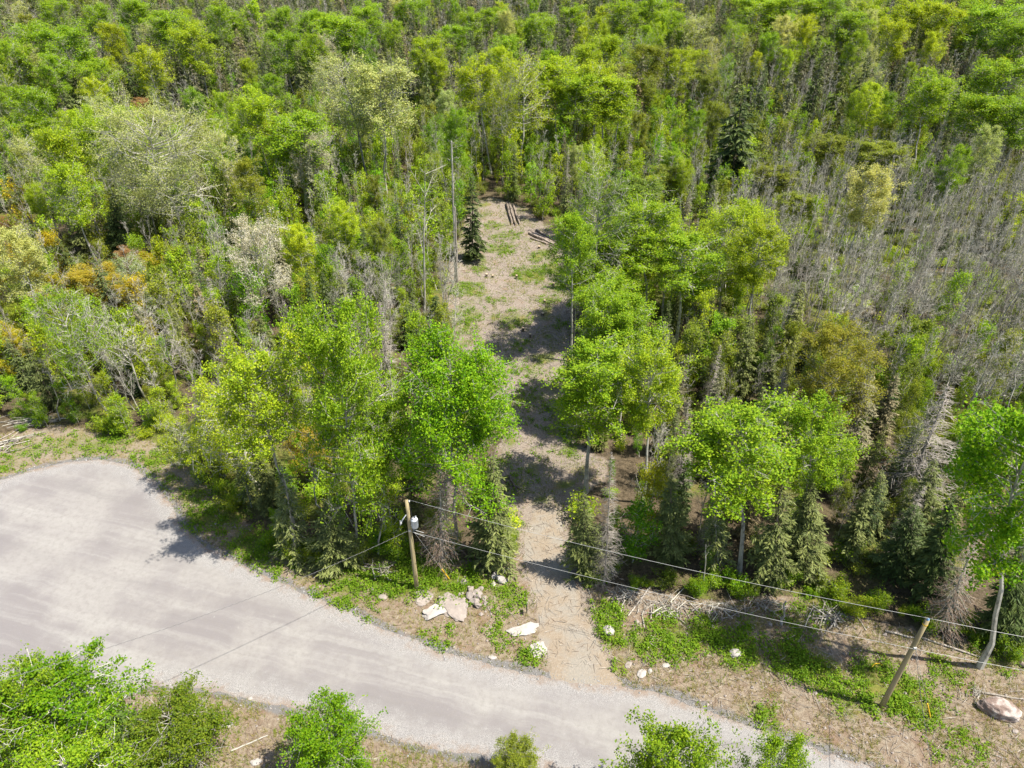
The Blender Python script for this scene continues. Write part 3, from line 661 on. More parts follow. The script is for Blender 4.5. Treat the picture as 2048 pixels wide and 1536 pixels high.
B('thin_aspen', 1005, 372, 995, 150, 60, OLV, 'aspen_tree', 'dark trunked olive aspen between two yellow topped ones behind the clearing end', var=0)
B('aspen', 1195, 800, 1207, 545, 115, GRN, 'aspen_tree', 'green aspen whose crown shows just above the silver limbed aspen beside the clearing', var=2)
B('aspen', 1205, 862, 1216, 590, 125, GRN, 'aspen_tree', 'green aspen crown wedged between the clearing and the tall yellow green aspen', var=4)
B('aspen', 1240, 880, 1258, 600, 120, GRN, 'aspen_tree', 'green aspen hidden behind the two crowns right of the lower clearing', var=0)
for k, (bx, by, tx, ty, w, t) in enumerate([(1110, 335, 1115, 122, 95, YEL), (1150, 345, 1152, 150, 95, LIM), (1185, 325, 1172, 128, 95, LIM), (1205, 335, 1210, 150, 100, LIM), (1228, 340, 1235, 180, 70, LIM)]):
    B('dome_aspen', bx, by, tx, ty, w, jit(t), 'aspen_tree', f'{ORD[k]} from the left of the lime aspens clumped behind the clearing end', group='aspen clump behind the clearing end', var=k)
B('broad', 1437, 637, 1481, 410, 140, LIM, 'aspen_tree', 'brightest rounded lime crown at the left border of the grey bare thicket', var=2)
B('aspen', 1352, 685, 1388, 470, 135, GRN, 'aspen_tree', 'green aspen left of the bright lime crown that borders the grey thicket', var=3)
for k, (bx, by, tx, ty, w, t) in enumerate([(1142, 719, 1162, 428, 95, GRN), (1166, 688, 1200, 335, 120, (0.15, 0.24, 0.03)), (1192, 672, 1250, 470, 150, GRN), (1222, 705, 1225, 540, 130, GRN), (1290, 655, 1300, 395, 140, GRN), (1325, 640, 1345, 430, 90, LIM)]):
    B('thin_aspen' if k in (1, 3) else 'aspen', bx, by, tx, ty, w, jit(t, .08), 'aspen_tree', f'{ORD[k]} from the left of the close aspens right of the upper clearing', group='aspen stand beside the upper clearing', var=k)
B('aspen', 1478, 1150, 1495, 812, 215, GRN, 'aspen_tree', 'large green aspen with white trunk behind the wires, halfway between the two poles', var=4)
B('aspen', 1590, 1120, 1614, 800, 145, GRN, 'aspen_tree', 'yellow green aspen just right of the large white trunked aspen behind the wires', var=2)
B('aspen', 1958, 1335, 2085, 800, 250, VIV, 'aspen_tree', 'leaning aspen with stout pale trunk right of the second pole, crown cut by the border', var=1)
B('broad', 1930, 990, 1948, 850, 90, GRN, 'leafy_tree', 'small bright green tree beside the grey dead spruce at right', var=0)
B('broad', 1640, 880, 1680, 660, 145, (0.27, 0.28, 0.03), 'maple_tree', 'olive gold maple with a leaning trunk at the front of the grey thicket', var=2)
B('dead_spruce', 1808, 1015, 1886, 765, 125, CAT, 'dead_spruce', 'largest grey dead spruce with full drooping bare boughs, right side of the woods', var=0)
B('dead_spruce', 1548, 855, 1568, 735, 55, CAT, 'dead_spruce', 'small grey dead spruce behind the yellow green aspen', var=1)
B('dead_spruce', 1208, 1170, 1224, 900, 62, CAT, 'dead_spruce', 'silver grey dead spruce standing at the right edge of the dirt track', var=2)
B('dead_spruce', 1358, 990, 1374, 795, 60, CAT, 'dead_spruce', 'greyish dead spruce between the clearing aspens and the large white trunked aspen', var=0)
B('brown_spruce', 885, 1122, 878, 925, 95, CAT, 'dead_spruce', 'tangled brown dead spruce under the round crowned tree behind the transformer pole', var=0)
B('brown_spruce', 1880, 1262, 1965, 1035, 95, CAT, 'dead_spruce', 'brown dead spruce behind the second pole, leaning boughs without needles', var=0)
B('spruce', 985, 1130, 990, 910, 105, OSP, 'spruce_tree', 'full olive spruce at the left edge of the dirt track', var=0)
B('spruce', 1175, 1152, 1170, 985, 90, OSP, 'spruce_tree', 'short olive spruce at the right edge of the dirt track, beside the silver dead spruce', var=3)
B('ragged_spruce', 594, 1112, 560, 930, 95, OSP, 'spruce_tree', 'ragged spruce with a bleached lower trunk beside the tree shadow on the road', var=0)
B('spruce', 672, 1132, 652, 1005, 100, OSP, 'spruce_tree', 'stout olive spruce at the forest edge left of the transformer pole', var=0)
B('spruce', 1540, 1165, 1570, 925, 105, OSP, 'spruce_tree', 'olive spruce in front of the yellow green aspen behind the wires', var=2)
B('spruce', 1600, 1145, 1627, 955, 105, OSP, 'spruce_tree', 'broad olive spruce, next right of the one in front of the yellow green aspen', var=0)
B('ragged_spruce', 1440, 1140, 1428, 985, 80, OSP, 'spruce_tree', 'thin ragged spruce just left of the large white trunked aspen', var=1)
B('spruce', 1345, 1120, 1342, 950, 85, OSP, 'spruce_tree', 'olive spruce behind the wires, right of the bright round sapling', var=1)
B('spruce', 1480, 805, 1500, 635, 60, OSP, 'spruce_tree', 'tall narrow spruce at the left front of the grey thicket', var=1)
B('spruce', 1530, 815, 1548, 690, 50, OSP, 'spruce_tree', 'shorter narrow spruce beside the tall one at the front of the thicket', var=1)
B('ragged_spruce', 1700, 905, 1738, 735, 80, GSP, 'spruce_tree', 'greyish thinning spruce right of the olive gold maple', var=0)
B('spruce', 1670, 975, 1682, 815, 60, OSP, 'spruce_tree', 'slender spruce below the olive gold maple', var=1)
B('spruce', 1838, 1080, 1868, 915, 80, OSP, 'spruce_tree', 'sunlit olive spruce at the foot of the largest grey dead spruce', var=0)
B('spruce', 1738, 1070, 1764, 940, 75, OSP, 'spruce_tree', 'short spruce in the dark gap left of the largest grey dead spruce', var=3)
B('lush_spruce', 1862, 1205, 1905, 985, 115, SPR, 'spruce_tree', 'dark spruce directly behind the top of the second pole', var=0)
B('spruce', 1800, 1155, 1832, 1005, 100, SPR, 'spruce_tree', 'dark spruce left of the one behind the second pole', var=0)
B('lush_spruce', 2010, 1275, 2050, 1080, 120, SPR, 'spruce_tree', 'dark spruce at the right border behind the leaning aspen trunk', var=1)
B('slim_spruce', 945, 522, 946, 345, 46, SPR, 'spruce_tree', 'lone narrow dark spruce standing in the upper part of the clearing', var=1)
B('slim_spruce', 872, 695, 872, 590, 50, SPR, 'spruce_tree', 'small dense spruce at the left edge of the middle clearing', var=0)
B('slim_spruce', 815, 692, 812, 608, 40, SPR, 'spruce_tree', 'smaller spruce left of the dense one by the middle clearing', var=1)
B('lush_spruce', 1455, 414, 1487, 168, 125, SPR, 'spruce_tree', 'tallest dark spruce, standing at the upper left corner of the grey thicket', var=0)
B('ragged_spruce', 482, 468, 463, 320, 58, GSP, 'spruce_tree', 'grey green ragged spruce above the grey white catkin tree', var=0)
B('spruce', 402, 375, 383, 240, 46, OSP, 'spruce_tree', 'narrow spruce right of the largest pale grey green tree', var=1)
B('spruce', 245, 525, 225, 385, 75, SPR, 'spruce_tree', 'dark spruce under the largest pale grey green tree', var=0)
B('spruce', 175, 510, 140, 395, 60, OSP, 'spruce_tree', 'olive spruce left of the dark one under the largest pale tree', var=2)
B('slim_spruce', 252, 588, 243, 525, 42, SPR, 'spruce_tree', 'young dark spruce among the gold and orange shrubs', var=1)
# snags
def snag(seed, bx, by, tx, ty, label, rad=.13, nbr=8, mat=M_GREY, tw=.02, brl=1.3, broken=True):
    r = np.random.default_rng(seed); b_ = G(bx, by); b_[2] = zg1(b_[0], b_[1]) - .1
    top = at_depth(tx, ty, b_[1]); L = np.linalg.norm(top - b_)
    n = 8; P = np.linspace(b_, top, n); P[1:-1, :2] += r.normal(0, .05, (n - 2, 2))
    o = thing('dead_tree', label, 'dead tree', b_, 'dead standing snags'); P = P - b_
    w = MB(); w.add(*tube(P, rad * (1 - np.linspace(0, 1, n) * (.45 if broken else .85)), 7)); tw_ = w
    if nbr:
        t = r.uniform(.45, 1.0, nbr); q0 = on_line(P, t); az = r.uniform(0, 2 * PI, nbr)
        d = nrm(np.stack([np.cos(az), np.sin(az), r.uniform(.1, 1.1, nbr)], 1)); ln = brl * r.uniform(.4, 1.2, nbr)
        q1 = q0 + d * ln[:, None]; w = MB() if nbr > 99 else tw_; w.add(*sticks(q0 - d * .05, q1, tw, tw * .4, 4))
        k = np.repeat(np.arange(nbr), 4); s0 = q0[k] + (q1 - q0)[k] * r.uniform(.3, 1, len(k))[:, None]
        s1 = s0 + nrm(r.normal(size=(len(k), 3)) * .7 + d[k]) * (ln[k] * r.uniform(.2, .5, len(k)))[:, None]
        w.add(*sticks(s0, s1, tw * .5, tw * .25, 3))
        if nbr > 99: link('branches', w.mesh('snag_branches', [M_DEAD]), o)
    link('trunk', tw_.mesh('snag_trunk', [mat]), o)
    HERO.append((b_[0], b_[1], 1.0))
    return o
snag(1, 911, 562, 903, 282, 'tallest grey snag with a tuft of dead twigs on top, left edge of the clearing', .17, 26, M_GREY, .018, 1.3)
snag(2, 914, 566, 910, 414, 'short broken grey snag close beside the tallest snag', .19, 3, M_DEAD)
snag(3, 848, 640, 850, 340, 'forked dead aspen with crooked bare limbs left of the tallest snag', .17, 16, M_GREY, .035, 3.2, False)
snag(4, 816, 350, 809, 272, 'white broken snag in the saplings above the forked dead aspen', .17, 3, M_DEAD)
snag(5, 770, 432, 761, 365, 'short pale stub in the saplings below the tall straight aspen', .15, 2, M_DEAD)
snag(6, 82, 505, 55, 430, 'white leaning snag at the left border above the orange shrubs', .15, 8, M_DEAD, .02, 1.2)
snag(7, 415, 532, 396, 418, 'grey snag with short dead twigs in the yellow green gap', .12, 22, M_GREY, .015, 1.3, False)
snag(8, 152, 500, 128, 415, 'forked bleached birch snag at upper left among the spruces', .12, 12, M_DEAD, .025, 2.2, False)
snag(9, 1563, 1252, 1572, 1203, 'short splintered stump post in the slash behind the wires', .10, 0, M_DEAD)
snag(10, 1408, 1180, 1412, 1090, 'thin bare snag behind the wires left of the white trunked aspen', .06, 4, M_GREY, .012, .6)
# shrubs and saplings one can point at
B('sapling', 797, 1108, 765, 985, 54, LIM, 'sapling', 'slim sapling with a round lime tuft of leaves just left of the transformer pole', var=0)
B('sapling', 1265, 1125, 1277, 1005, 80, (0.115, 0.28, 0.012), 'sapling', 'brilliant green sapling behind the wires right of the silver dead spruce', var=1)
B('sapling', 1300, 1090, 1310, 940, 70, (0.33, 0.36, .02), 'sapling', 'golden green sapling behind the brilliant green one', var=2)
B('broad', 634, 965, 622, 860, 95, ORA, 'maple_tree', 'orange budding maple at the foot of the tallest left aspen', var=0)
for k, (bx, by, tx, ty, w, t, lab) in enumerate([
    (200, 640, 188, 535, 105, ORA, 'orange gold maple at centre of the autumn toned patch by the left border'),
    (28, 640, 18, 500, 100, ORA, 'orange maple at the left border, top of the autumn toned patch'),
    (18, 560, 8, 440, 60, RED, 'rust red budding maple at the left border above the orange maple'),
    (20, 760, 0, 660, 95, GOL, 'golden yellow maple at the left border above the brush pile'),
    (95, 640, 88, 545, 70, GOL, 'golden bush between the two orange maples'),
    (265, 560, 258, 500, 60, RED, 'rust brown budding bush above the orange gold maple'),
    (310, 570, 300, 510, 65, GOL, 'golden bush right of the rust brown budding bush'),
    (255, 650, 248, 575, 70, ORA, 'orange bush right of the orange gold maple'),
    (292, 260, 284, 200, 68, RED, 'rust red crown peeping out behind the largest pale tree'),
    (60, 720, 55, 610, 90, OLV, 'olive maple below the autumn toned patch'),
    (160, 760, 150, 640, 90, OLV, 'olive leafy tree right of the golden yellow maple')]):
    B('broad', bx, by, tx, ty, w, t, 'maple_tree', lab, var=k)
# trees this side of the road, their feet below the picture
T_ = by_top
T_('near_broad', 85, 1335, 8.5, 235, tuple(v * .8 for v in VIV), 'leafy_tree', 'large green leafy tree filling the lower left corner', var=0)
T_('near_broad', -10, 1330, 9.5, 200, tuple(v * .8 for v in GRN), 'leafy_tree', 'green tree cut by the left border at the lower left corner', var=1)
T_('lush_spruce', 225, 1392, 6.5, 130, (.07, .13, .02), 'bushy_conifer', 'dark green bushy conifer right of the large lower left tree', var=0)
T_('near_broad', 345, 1405, 5.6, 185, (0.13, 0.20, 0.014), 'leafy_tree', 'olive green bushy tree by the sandy road edge at lower left', var=2)
T_('near_broad', 645, 1415, 7.0, 175, tuple(v * .8 for v in VIV), 'leafy_tree', 'bushy vivid green tree against the road at bottom, left of centre', var=1)
T_('near_broad', 1385, 1462, 9.0, 205, tuple(v * .8 for v in GRN), 'leafy_tree', 'leafy treetop standing against the road at bottom right of centre, the larger of two', var=0)
T_('near_broad', 1552, 1478, 8.5, 130, GRN, 'leafy_tree', 'leafy treetop beside the larger one against the road, nearer the second pole', var=2)
T_('near_broad', 1030, 1482, 4.0, 95, OLV, 'leafy_tree', 'low olive bush at the bottom road edge below the driveway', var=1)
T_('shrub', 235, 1500, 2.6, 130, GOL, 'shrub', 'yellow green shrub at the bottom left between the two leafy trees', cat='shrub', var=0)
T_('near_broad', 130, 1470, 7.0, 210, GRN, 'leafy_tree', 'lower green tree in front of the large lower left one', var=2)

# crowns of the far woods, by crown top: (px, py, height, width px, tint)
FAR = [(51, 48, 21, 90, GRN), (137, 50, 21, 95, GRN), (15, 80, 20, 70, GRN), (222, 46, 19, 48, YEL), (256, 0, 20, 62, GRN), (113, 0, 19, 60, GRN), (27, 0, 18, 60, PAL), (205, 118, 16, 72, GRN),
       (345, 22, 21, 88, GRN), (390, 48, 21, 88, LIM), (280, 95, 19, 62, YEL), (489, 118, 15, 38, LIM), (472, 24, 17, 52, GRN), (570, 60, 19, 70, GRN), (610, 68, 19, 62, GRN), (650, 64, 19, 50, CAT),
       (667, 28, 18, 82, GRN), (672, 104, 20, 90, PAL), (516, 182, 18, 85, LIM), (68, 178, 17, 85, GRN), (85, 236, 13, 60, GRN), (174, 182, 16, 72, PAL), (185, 222, 20, 70, LIM), (240, 215, 20, 70, LIM), (137, 250, 19, 85, LIM),
       (126, 325, 17, 80, LIM), (45, 262, 16, 85, PAL), (691, 30, 20, 100, GRN), (787, 44, 17, 42, GRN), (855, 70, 19, 74, LIM), (868, 100, 17, 50, LIM), (910, 48, 16, 62, GRN), (1009, 70, 18, 66, GRN), (992, 10, 18, 60, GRN),
       (821, -5, 19, 62, GRN), (1091, 98, 17, 42, GRN), (1204, 68, 20, 82, LIM), (1156, 12, 18, 60, GRN), (1248, 120, 15, 52, OLV), (1300, 90, 17, 70, OLV), (1296, 150, 13, 50, OLV), (1248, 2, 20, 72, GRN), (1300, -8, 20, 82, GRN),
       (1399, 18, 20, 66, PAL), (1474, 50, 15, 42, GRN), (1509, -8, 20, 98, GRN), (1597, -8, 20, 88, GRN), (1690, 22, 19, 78, GRN), (1660, -10, 20, 80, GRN), (1792, 36, 20, 62, YEL), (1826, 2, 20, 66, YEL), (1878, 4, 20, 72, YEL), (1929, 18, 18, 52, YEL),
       (1997, 10, 21, 112, GRN), (2045, 40, 20, 90, GRN), (1546, 66, 16, 42, GRN), (1594, 78, 14, 40, GRN), (1649, 76, 14, 36, GRN), (1885, 145, 19, 92, GRN), (2018, 122, 19, 110, GRN), (1980, 188, 17, 112, GRN), (2050, 190, 17, 80, GRN),
       (1427, 145, 14, 46, OLV), (1437, 205, 13, 50, OLV), (1650, 268, 10, 80, OLV), (1758, 280, 10, 100, OLV), (1553, 330, 9, 90, OLV), (1600, 385, 8, 80, OLV), (620, 20, 19, 60, GRN), (740, 8, 19, 70, GRN), (1080, 30, 18, 60, GRN), (1160, 90, 19, 60, LIM),
       (560, 15, 18, 55, GRN), (420, 10, 20, 60, GRN), (1740, 0, 20, 60, LIM), (1960, -5, 20, 70, GRN), (180, 10, 20, 60, GRN), (300, 40, 19, 50, PAL), (950, 20, 18, 50, GRN), (1400, 100, 15, 50, LIM), (1340, 25, 19, 60, GRN), (1265, 355, 13, 120, (0.14, .22, .03)), (1330, 330, 10, 60, OLV)]
for k, (px, py, h, w, t) in enumerate(FAR):
    o = T_('thin_aspen' if t in (PAL, CAT) else 'dome_aspen', px, py, h, w, jit(t, .1), 'aspen_tree', '', group='tall crowns standing over the far woods', var=k)
    IND.append((o, ('broad ' if w > 85 else 'small ' if w < 55 else '') + TINT_WORD.get(t, 'green') + ' rounded aspen crown', px, py + w * .5))

# ------------------------------------------------------------------ the woods in between
hx = np.array([h[0] for h in HERO]); hy = np.array([h[1] for h in HERO]); hr = np.array([h[2] for h in HERO])
def scatter(n, ymin, ymax, dmin, seed, dens):
    """random places in the view, thinned by dens(px, py, x, y) and a minimum spacing"""
    r = np.random.default_rng(seed)
    y = np.sqrt(r.uniform(ymin ** 2, ymax ** 2, n)); half = 0.76 * np.sqrt(y ** 2 + CAM_H ** 2) + 6
    x = r.uniform(-1, 1, n) * half
    px, py = proj(x, y, 0)
    ok = r.random(n) < dens(px, py, x, y)
    ok &= ~in_poly(px, py, OPEN_PX); ok &= ~in_poly(x, y, CLEAR_W)
    for hh_ in (2.5, 4.5): ok &= ~((y > 47) & in_poly(*proj(x, y, hh_), CLEAR_PX))       # nothing grows between the viewer and the cleared lot
    x, y, px, py = x[ok], y[ok], px[ok], py[ok]
    cell = {}; keep = []
    for i in range(len(x)):
        d = dmin * (1 if y[i] < 150 else 1.25); c = (int(x[i] // d), int(y[i] // d)); bad = False
        for a in (-1, 0, 1):
            for b_ in (-1, 0, 1):
                for j in cell.get((c[0] + a, c[1] + b_), ()):
                    if (x[i] - x[j]) ** 2 + (y[i] - y[j]) ** 2 < d * d: bad = True; break
                if bad: break
            if bad: break
        if not bad: cell.setdefault(c, []).append(i); keep.append(i)
    k = np.array(keep, int)
    return x[k], y[k], px[k], py[k]
CL_S = CLEAR_PX
def near_hero(x, y, f=1.0):
    a = (np.hypot(x[:, None] - hx, y[:, None] - hy) < hr * f + .3).any(1)
    gap = hy - y[:, None]                                   # open ground left on the viewer's side of a standing tree
    return a | ((gap > 0) & (gap < 11) & (hy > 72) & (np.abs(x[:, None] - hx * (y[:, None] / hy)) < .9)).any(1)
def region(px, py):
    if py < 265: return 'in the far woods along the top'
    if px > 1340 and py < 720: return 'in the grey thicket on the right'
    if px > 1130: return 'in the woods right of the clearing'
    return 'in the woods left of the clearing'
thick = [(1400, 520), (1500, 420), (1650, 365), (2300, 335), (2300, 900), (2000, 900), (1800, 840), (1620, 760), (1440, 660), (1390, 560)]
def is_thick(px, py): return in_poly(px, py, thick)

# stuff = many small instances in one object
def gn_object(name, pts, idx, scl, rot, tint, meshes):
    coll = bpy.data.collections.new(name + '_kinds')
    for i, me in enumerate(meshes):
        coll.objects.link(bpy.data.objects.new(f'{name}_kind_{i:02d}', me))
    me = bpy.data.meshes.new(name); me.vertices.add(len(pts)); me.vertices.foreach_set('co', np.asarray(pts, np.float32).ravel())
    for nm, ty, key, val in (('idx', 'INT', 'value', np.asarray(idx, np.int32)), ('scl', 'FLOAT_VECTOR', 'vector', np.asarray(scl, np.float32).ravel()),
                             ('rot', 'FLOAT_VECTOR', 'vector', np.asarray(rot, np.float32).ravel()), ('tint', 'FLOAT_VECTOR', 'vector', np.asarray(tint, np.float32).ravel())):
        a = me.attributes.new(nm, ty, 'POINT'); a.data.foreach_set(key, val)
    me.update()
    o = link(name, me); o['kind'] = 'stuff'
    ng = bpy.data.node_groups.new(name, 'GeometryNodeTree')
    ng.interface.new_socket('Geometry', in_out='INPUT', socket_type='NodeSocketGeometry'); ng.interface.new_socket('Geometry', in_out='OUTPUT', socket_type='NodeSocketGeometry')
    N = ng.nodes; L = ng.links
    gi = N.new('NodeGroupInput'); go = N.new('NodeGroupOutput'); ip = N.new('GeometryNodeInstanceOnPoints'); ci = N.new('GeometryNodeCollectionInfo')
    ci.inputs['Collection'].default_value = coll; ci.inputs['Separate Children'].default_value = True; ci.inputs['Reset Children'].default_value = True
    ip.inputs['Pick Instance'].default_value = True
    def na(nm, ty):
        n = N.new('GeometryNodeInputNamedAttribute'); n.data_type = ty; n.inputs['Name'].default_value = nm
        return [s for s in n.outputs if s.enabled and s.name == 'Attribute'][0]
    L.new(gi.outputs[0], ip.inputs['Points']); L.new(ci.outputs[0], ip.inputs['Instance'])
    L.new(na('idx', 'INT'), ip.inputs['Instance Index']); L.new(na('scl', 'FLOAT_VECTOR'), ip.inputs['Scale'])
    e2r = N.new('FunctionNodeEulerToRotation'); L.new(na('rot', 'FLOAT_VECTOR'), e2r.inputs[0]); L.new(e2r.outputs[0], ip.inputs['Rotation'])
    L.new(ip.outputs[0], go.inputs[0])
    md = o.modifiers.new('scatter', 'NODES'); md.node_group = ng
    return o

far_meshes = {
    'aspen': [broadleaf(400 + s, 20, .56, 3.4, 30, 6, 4600, .17, .28, joined=True, low=.62, twig=.02).mesh('far_aspen', [M_PALE, M_LEAF]) for s in range(4)],
    'spruce': [conifer(420 + s, 12, 1.9, dens=1.3, joined=True, spray=.40, shape=.7, droop=.4, step=.38, wood_r=.014).mesh('far_spruce', [M_DARK, M_NEEDLE]) for s in range(4)],
    'bare': [bare_tree(440 + s, 12, 1.7, nl=22, joined=True, tw=.014, sub=5, tws=3, cb=.45, rise=1.9, wob=.08).mesh('far_bare', [M_GREY]) for s in range(4)],
    'sapling': [broadleaf(460 + s, 7, .12, 1.6, 22, 5, 1700, .12, .22, rt=.05, rise=1.1, joined=True, twig=.012).mesh('far_sapling', [M_GREY, M_LEAF]) for s in range(4)],
    'shrub': [shrub(480 + s, 3, 1.5, 800, .10, joined=True, stems=8).mesh('far_shrub', [M_GREY, M_LEAF]) for s in range(4)],
}
NOM = {'aspen': (20, 3.4), 'spruce': (12, 1.7), 'bare': (12, 2.0), 'sapling': (7, 1.6), 'shrub': (3, 1.5)}
def populate(kind, x, y, px, py, hfun, wfun, tfun, indiv, names, protos, stuff_name):
    """nearest `indiv` in view become trees of their own, the rest one object"""
    n = len(x); order = np.argsort(y)
    vis = (px > -30) & (px < 2078)
    nm, lab, cat, plural = names
    pts, idx, scl, rot, tin = [], [], [], [], []
    cnt = 0; H0, R0 = NOM[kind]; zz = zg(x, y) * (y < 145)
    for i in order:
        h = hfun(px[i], py[i], y[i]); w = wfun(h); t0 = tfun(px[i], py[i]); t = jit(t0, .2); hm = {'bare': 9.5, 'spruce': 8, 'aspen': 13, 'sapling': 5.5}[kind]
        if vis[i] and cnt < indiv:
            cnt += 1; reg = region(px[i], py[i])
            k = random.choice(protos)
            o = add_tree(k, nm, lab, cat, (x[i], y[i], zz[i] - .05), h, w, t, group=plural + ' ' + reg)
            wd = 'grey dead spruce' if k == 'dead_spruce' else 'bleached leafless tree' if k == 'white_bare' else f"{TINT_WORD.get(t0, 'green')} {lab}"
            if k == 'dead_spruce': o.name = 'dead_spruce'
            IND.append((o, ('tall ' if h > 1.25 * hm else 'small ' if h < .75 * hm else '') + wd, *[float(v) for v in proj(x[i], y[i], h * .6)]))
        else:
            pts.append((x[i], y[i], zz[i] - .05)); idx.append(random.randrange(4)); s = w / (2 * R0); scl.append((s, s, h / H0))
            lj = .08 if kind == 'bare' else .03; rot.append((random.gauss(0, lj), random.gauss(0, lj), random.uniform(0, 2 * PI))); tin.append(t)
    if pts: gn_object(stuff_name, pts, idx, scl, rot, tin, far_meshes[kind])
    print(kind, n, 'individual', cnt)
U = random.uniform
# grey bare trees
def d_bare(px, py, x, y):
    d = np.full(px.shape, .08)
    d = np.where(is_thick(px, py), 1.0, d)
    d = np.where((py < 265), .34, d)
    d = np.where((py < 215) & (px > 430) & (px < 1010) & (fbm(x / 22, y / 22, 71, 2) > .40), .95, d)
    d = np.where((px > 200) & (px < 460) & (py > 560) & (py < 860), .35, d)
    d = np.where((px > 650) & (px < 920) & (py > 600) & (py < 800), .6, d)
    return np.where(y < 52, d * .4, d)
x, y, px, py = scatter(52000, 38, 330, 1.22, 5, d_bare)
ok = ~near_hero(x, y, .35); x, y, px, py = x[ok], y[ok], px[ok], py[ok]
populate('bare', x, y, px, py, lambda a, b_, d: U(7.5, 12.5) if d < 150 else U(8, 14), lambda h: h * U(.24, .36), lambda a, b_: CAT, 300,
         ('bare_tree', 'leafless young tree', 'bare tree', 'leafless grey trees'), ['bare', 'bare', 'pole_tree', 'white_bare'], 'bare_woods')
# spruces
def d_spruce(px, py, x, y):
    d = np.full(px.shape, .32)
    d = np.where((px > 1300) & (py > 650), .9, d)
    d = np.where(is_thick(px, py), .04, d)
    d = np.where((px > 450) & (px < 900) & (py > 300) & (py < 650), .16, d)
    d = np.where(py < 265, .85, d)
    return d
x, y, px, py = scatter(15000, 38, 330, 2.0, 6, d_spruce)
ok = ~near_hero(x, y, .5); x, y, px, py = x[ok], y[ok], px[ok], py[ok]
populate('spruce', x, y, px, py, lambda a, b_, d: U(4.5, 9.5) if d < 62 else (U(5, 12) if d < 150 else U(8, 18)), lambda h: h * U(.2, .29),
         lambda a, b_: random.choice((OSP, OSP, SPR, GSP)), 260, ('spruce_tree', 'narrow spruce', 'tree', 'narrow spruces'), ['spruce', 'spruce', 'slim_spruce', 'ragged_spruce', 'dead_spruce', 'slim_spruce'], 'spruce_woods')
# leafy trees of the far woods and in between
def d_aspen(px, py, x, y):
    d = np.full(px.shape, .13)
    d = np.where(is_thick(px, py), .03, d)
    d = np.where(py < 250, .10 + .22 * (fbm(x / 38, y / 38, 12, 2) > .54), d)
    d = np.where((py < 215) & (px > 430) & (px < 1010) & (fbm(x / 22, y / 22, 71, 2) > .40), .02, d)
    return np.where(y < 70, 0, d)
x, y, px, py = scatter(6000, 60, 340, 4.6, 7, d_aspen)
ok = ~near_hero(x, y, .9); x, y, px, py = x[ok], y[ok], px[ok], py[ok]
populate('aspen', x, y, px, py, lambda a, b_, d: U(10, 17) if d < 150 else U(10, 20), lambda h: h * U(.22, .36),
         lambda a, b_: random.choice((GRN, GRN, LIM, LIM, OLV, PAL, YEL)), 150, ('aspen_tree', 'leafy aspen', 'tree', 'slender leafy aspens'), ['aspen', 'aspen', 'thin_aspen'], 'aspen_woods')
# saplings
def d_sap(px, py, x, y):
    d = np.full(px.shape, .36)
    d = np.where(is_thick(px, py), .05, d)
    d = np.where((px > 430) & (px < 920) & (py > 250) & (py < 640), .95, d)
    d = np.where((px < 420) & (py > 550), .75, d)
    d = np.where((px > 920) & (px < 1400) & (py > 240) & (py < 420), .7, d)
    d = np.where((px > 1300) & (py > 760), .75, d)
    d = np.where(py < 240, .12, d)
    return d
def t_sap(px, py):
    if px < 330 and 470 < py < 760: return random.choice((OLV, GOL, LIM, OLV, LIM, GRN))
    if px > 1340: return random.choice((LIM, OLV, OLV, GRN))
    return random.choice((GRN, GRN, LIM, LIM, OLV, VIV))
x, y, px, py = scatter(16000, 38, 250, 1.7, 8, d_sap)
ok = ~near_hero(x, y, .3); x, y, px, py = x[ok], y[ok], px[ok], py[ok]
populate('sapling', x, y, px, py, lambda a, b_, d: U(2.5, 6.5) if d < 60 else U(4.5, 10), lambda h: h * U(.24, .38), t_sap, 290,
         ('sapling', 'leafy sapling', 'sapling', 'leafy saplings'), ['sapling'], 'sapling_growth')
# shrubs along the front of the forest
r = np.random.default_rng(90); EP = np.array([p for p in EDGE_PX if -60 < p[0] < 2150], float); cnt_ = 0
for i in range(len(EP) - 1):
    L_ = np.hypot(*(EP[i + 1] - EP[i])); n_ = max(1, int(L_ / 22))
    for k in range(n_):
        q = EP[i] + (EP[i + 1] - EP[i]) * r.random() + [0, -r.uniform(0, 34)]; p_ = G(*q)
        if in_poly(p_[0], p_[1], CLEAR_W) or in_poly(p_[0], p_[1], TRACK_W): continue
        t0 = random.choice((GRN, VIV, LIM, GRN)); h_ = U(.7, 2.2)
        o = add_tree('shrub', 'shrub', '', 'shrub', (p_[0], p_[1], zg1(p_[0], p_[1]) - .05), h_, h_ * U(.8, 1.3), jit(tuple(v * .8 for v in t0), .2), group='shrubs along the front of the forest')
        IND.append((o, f"{'small ' if h_ < 1.4 else ''}{TINT_WORD[t0]} shrub", *[float(v) for v in proj(p_[0], p_[1], h_ * .5)]))
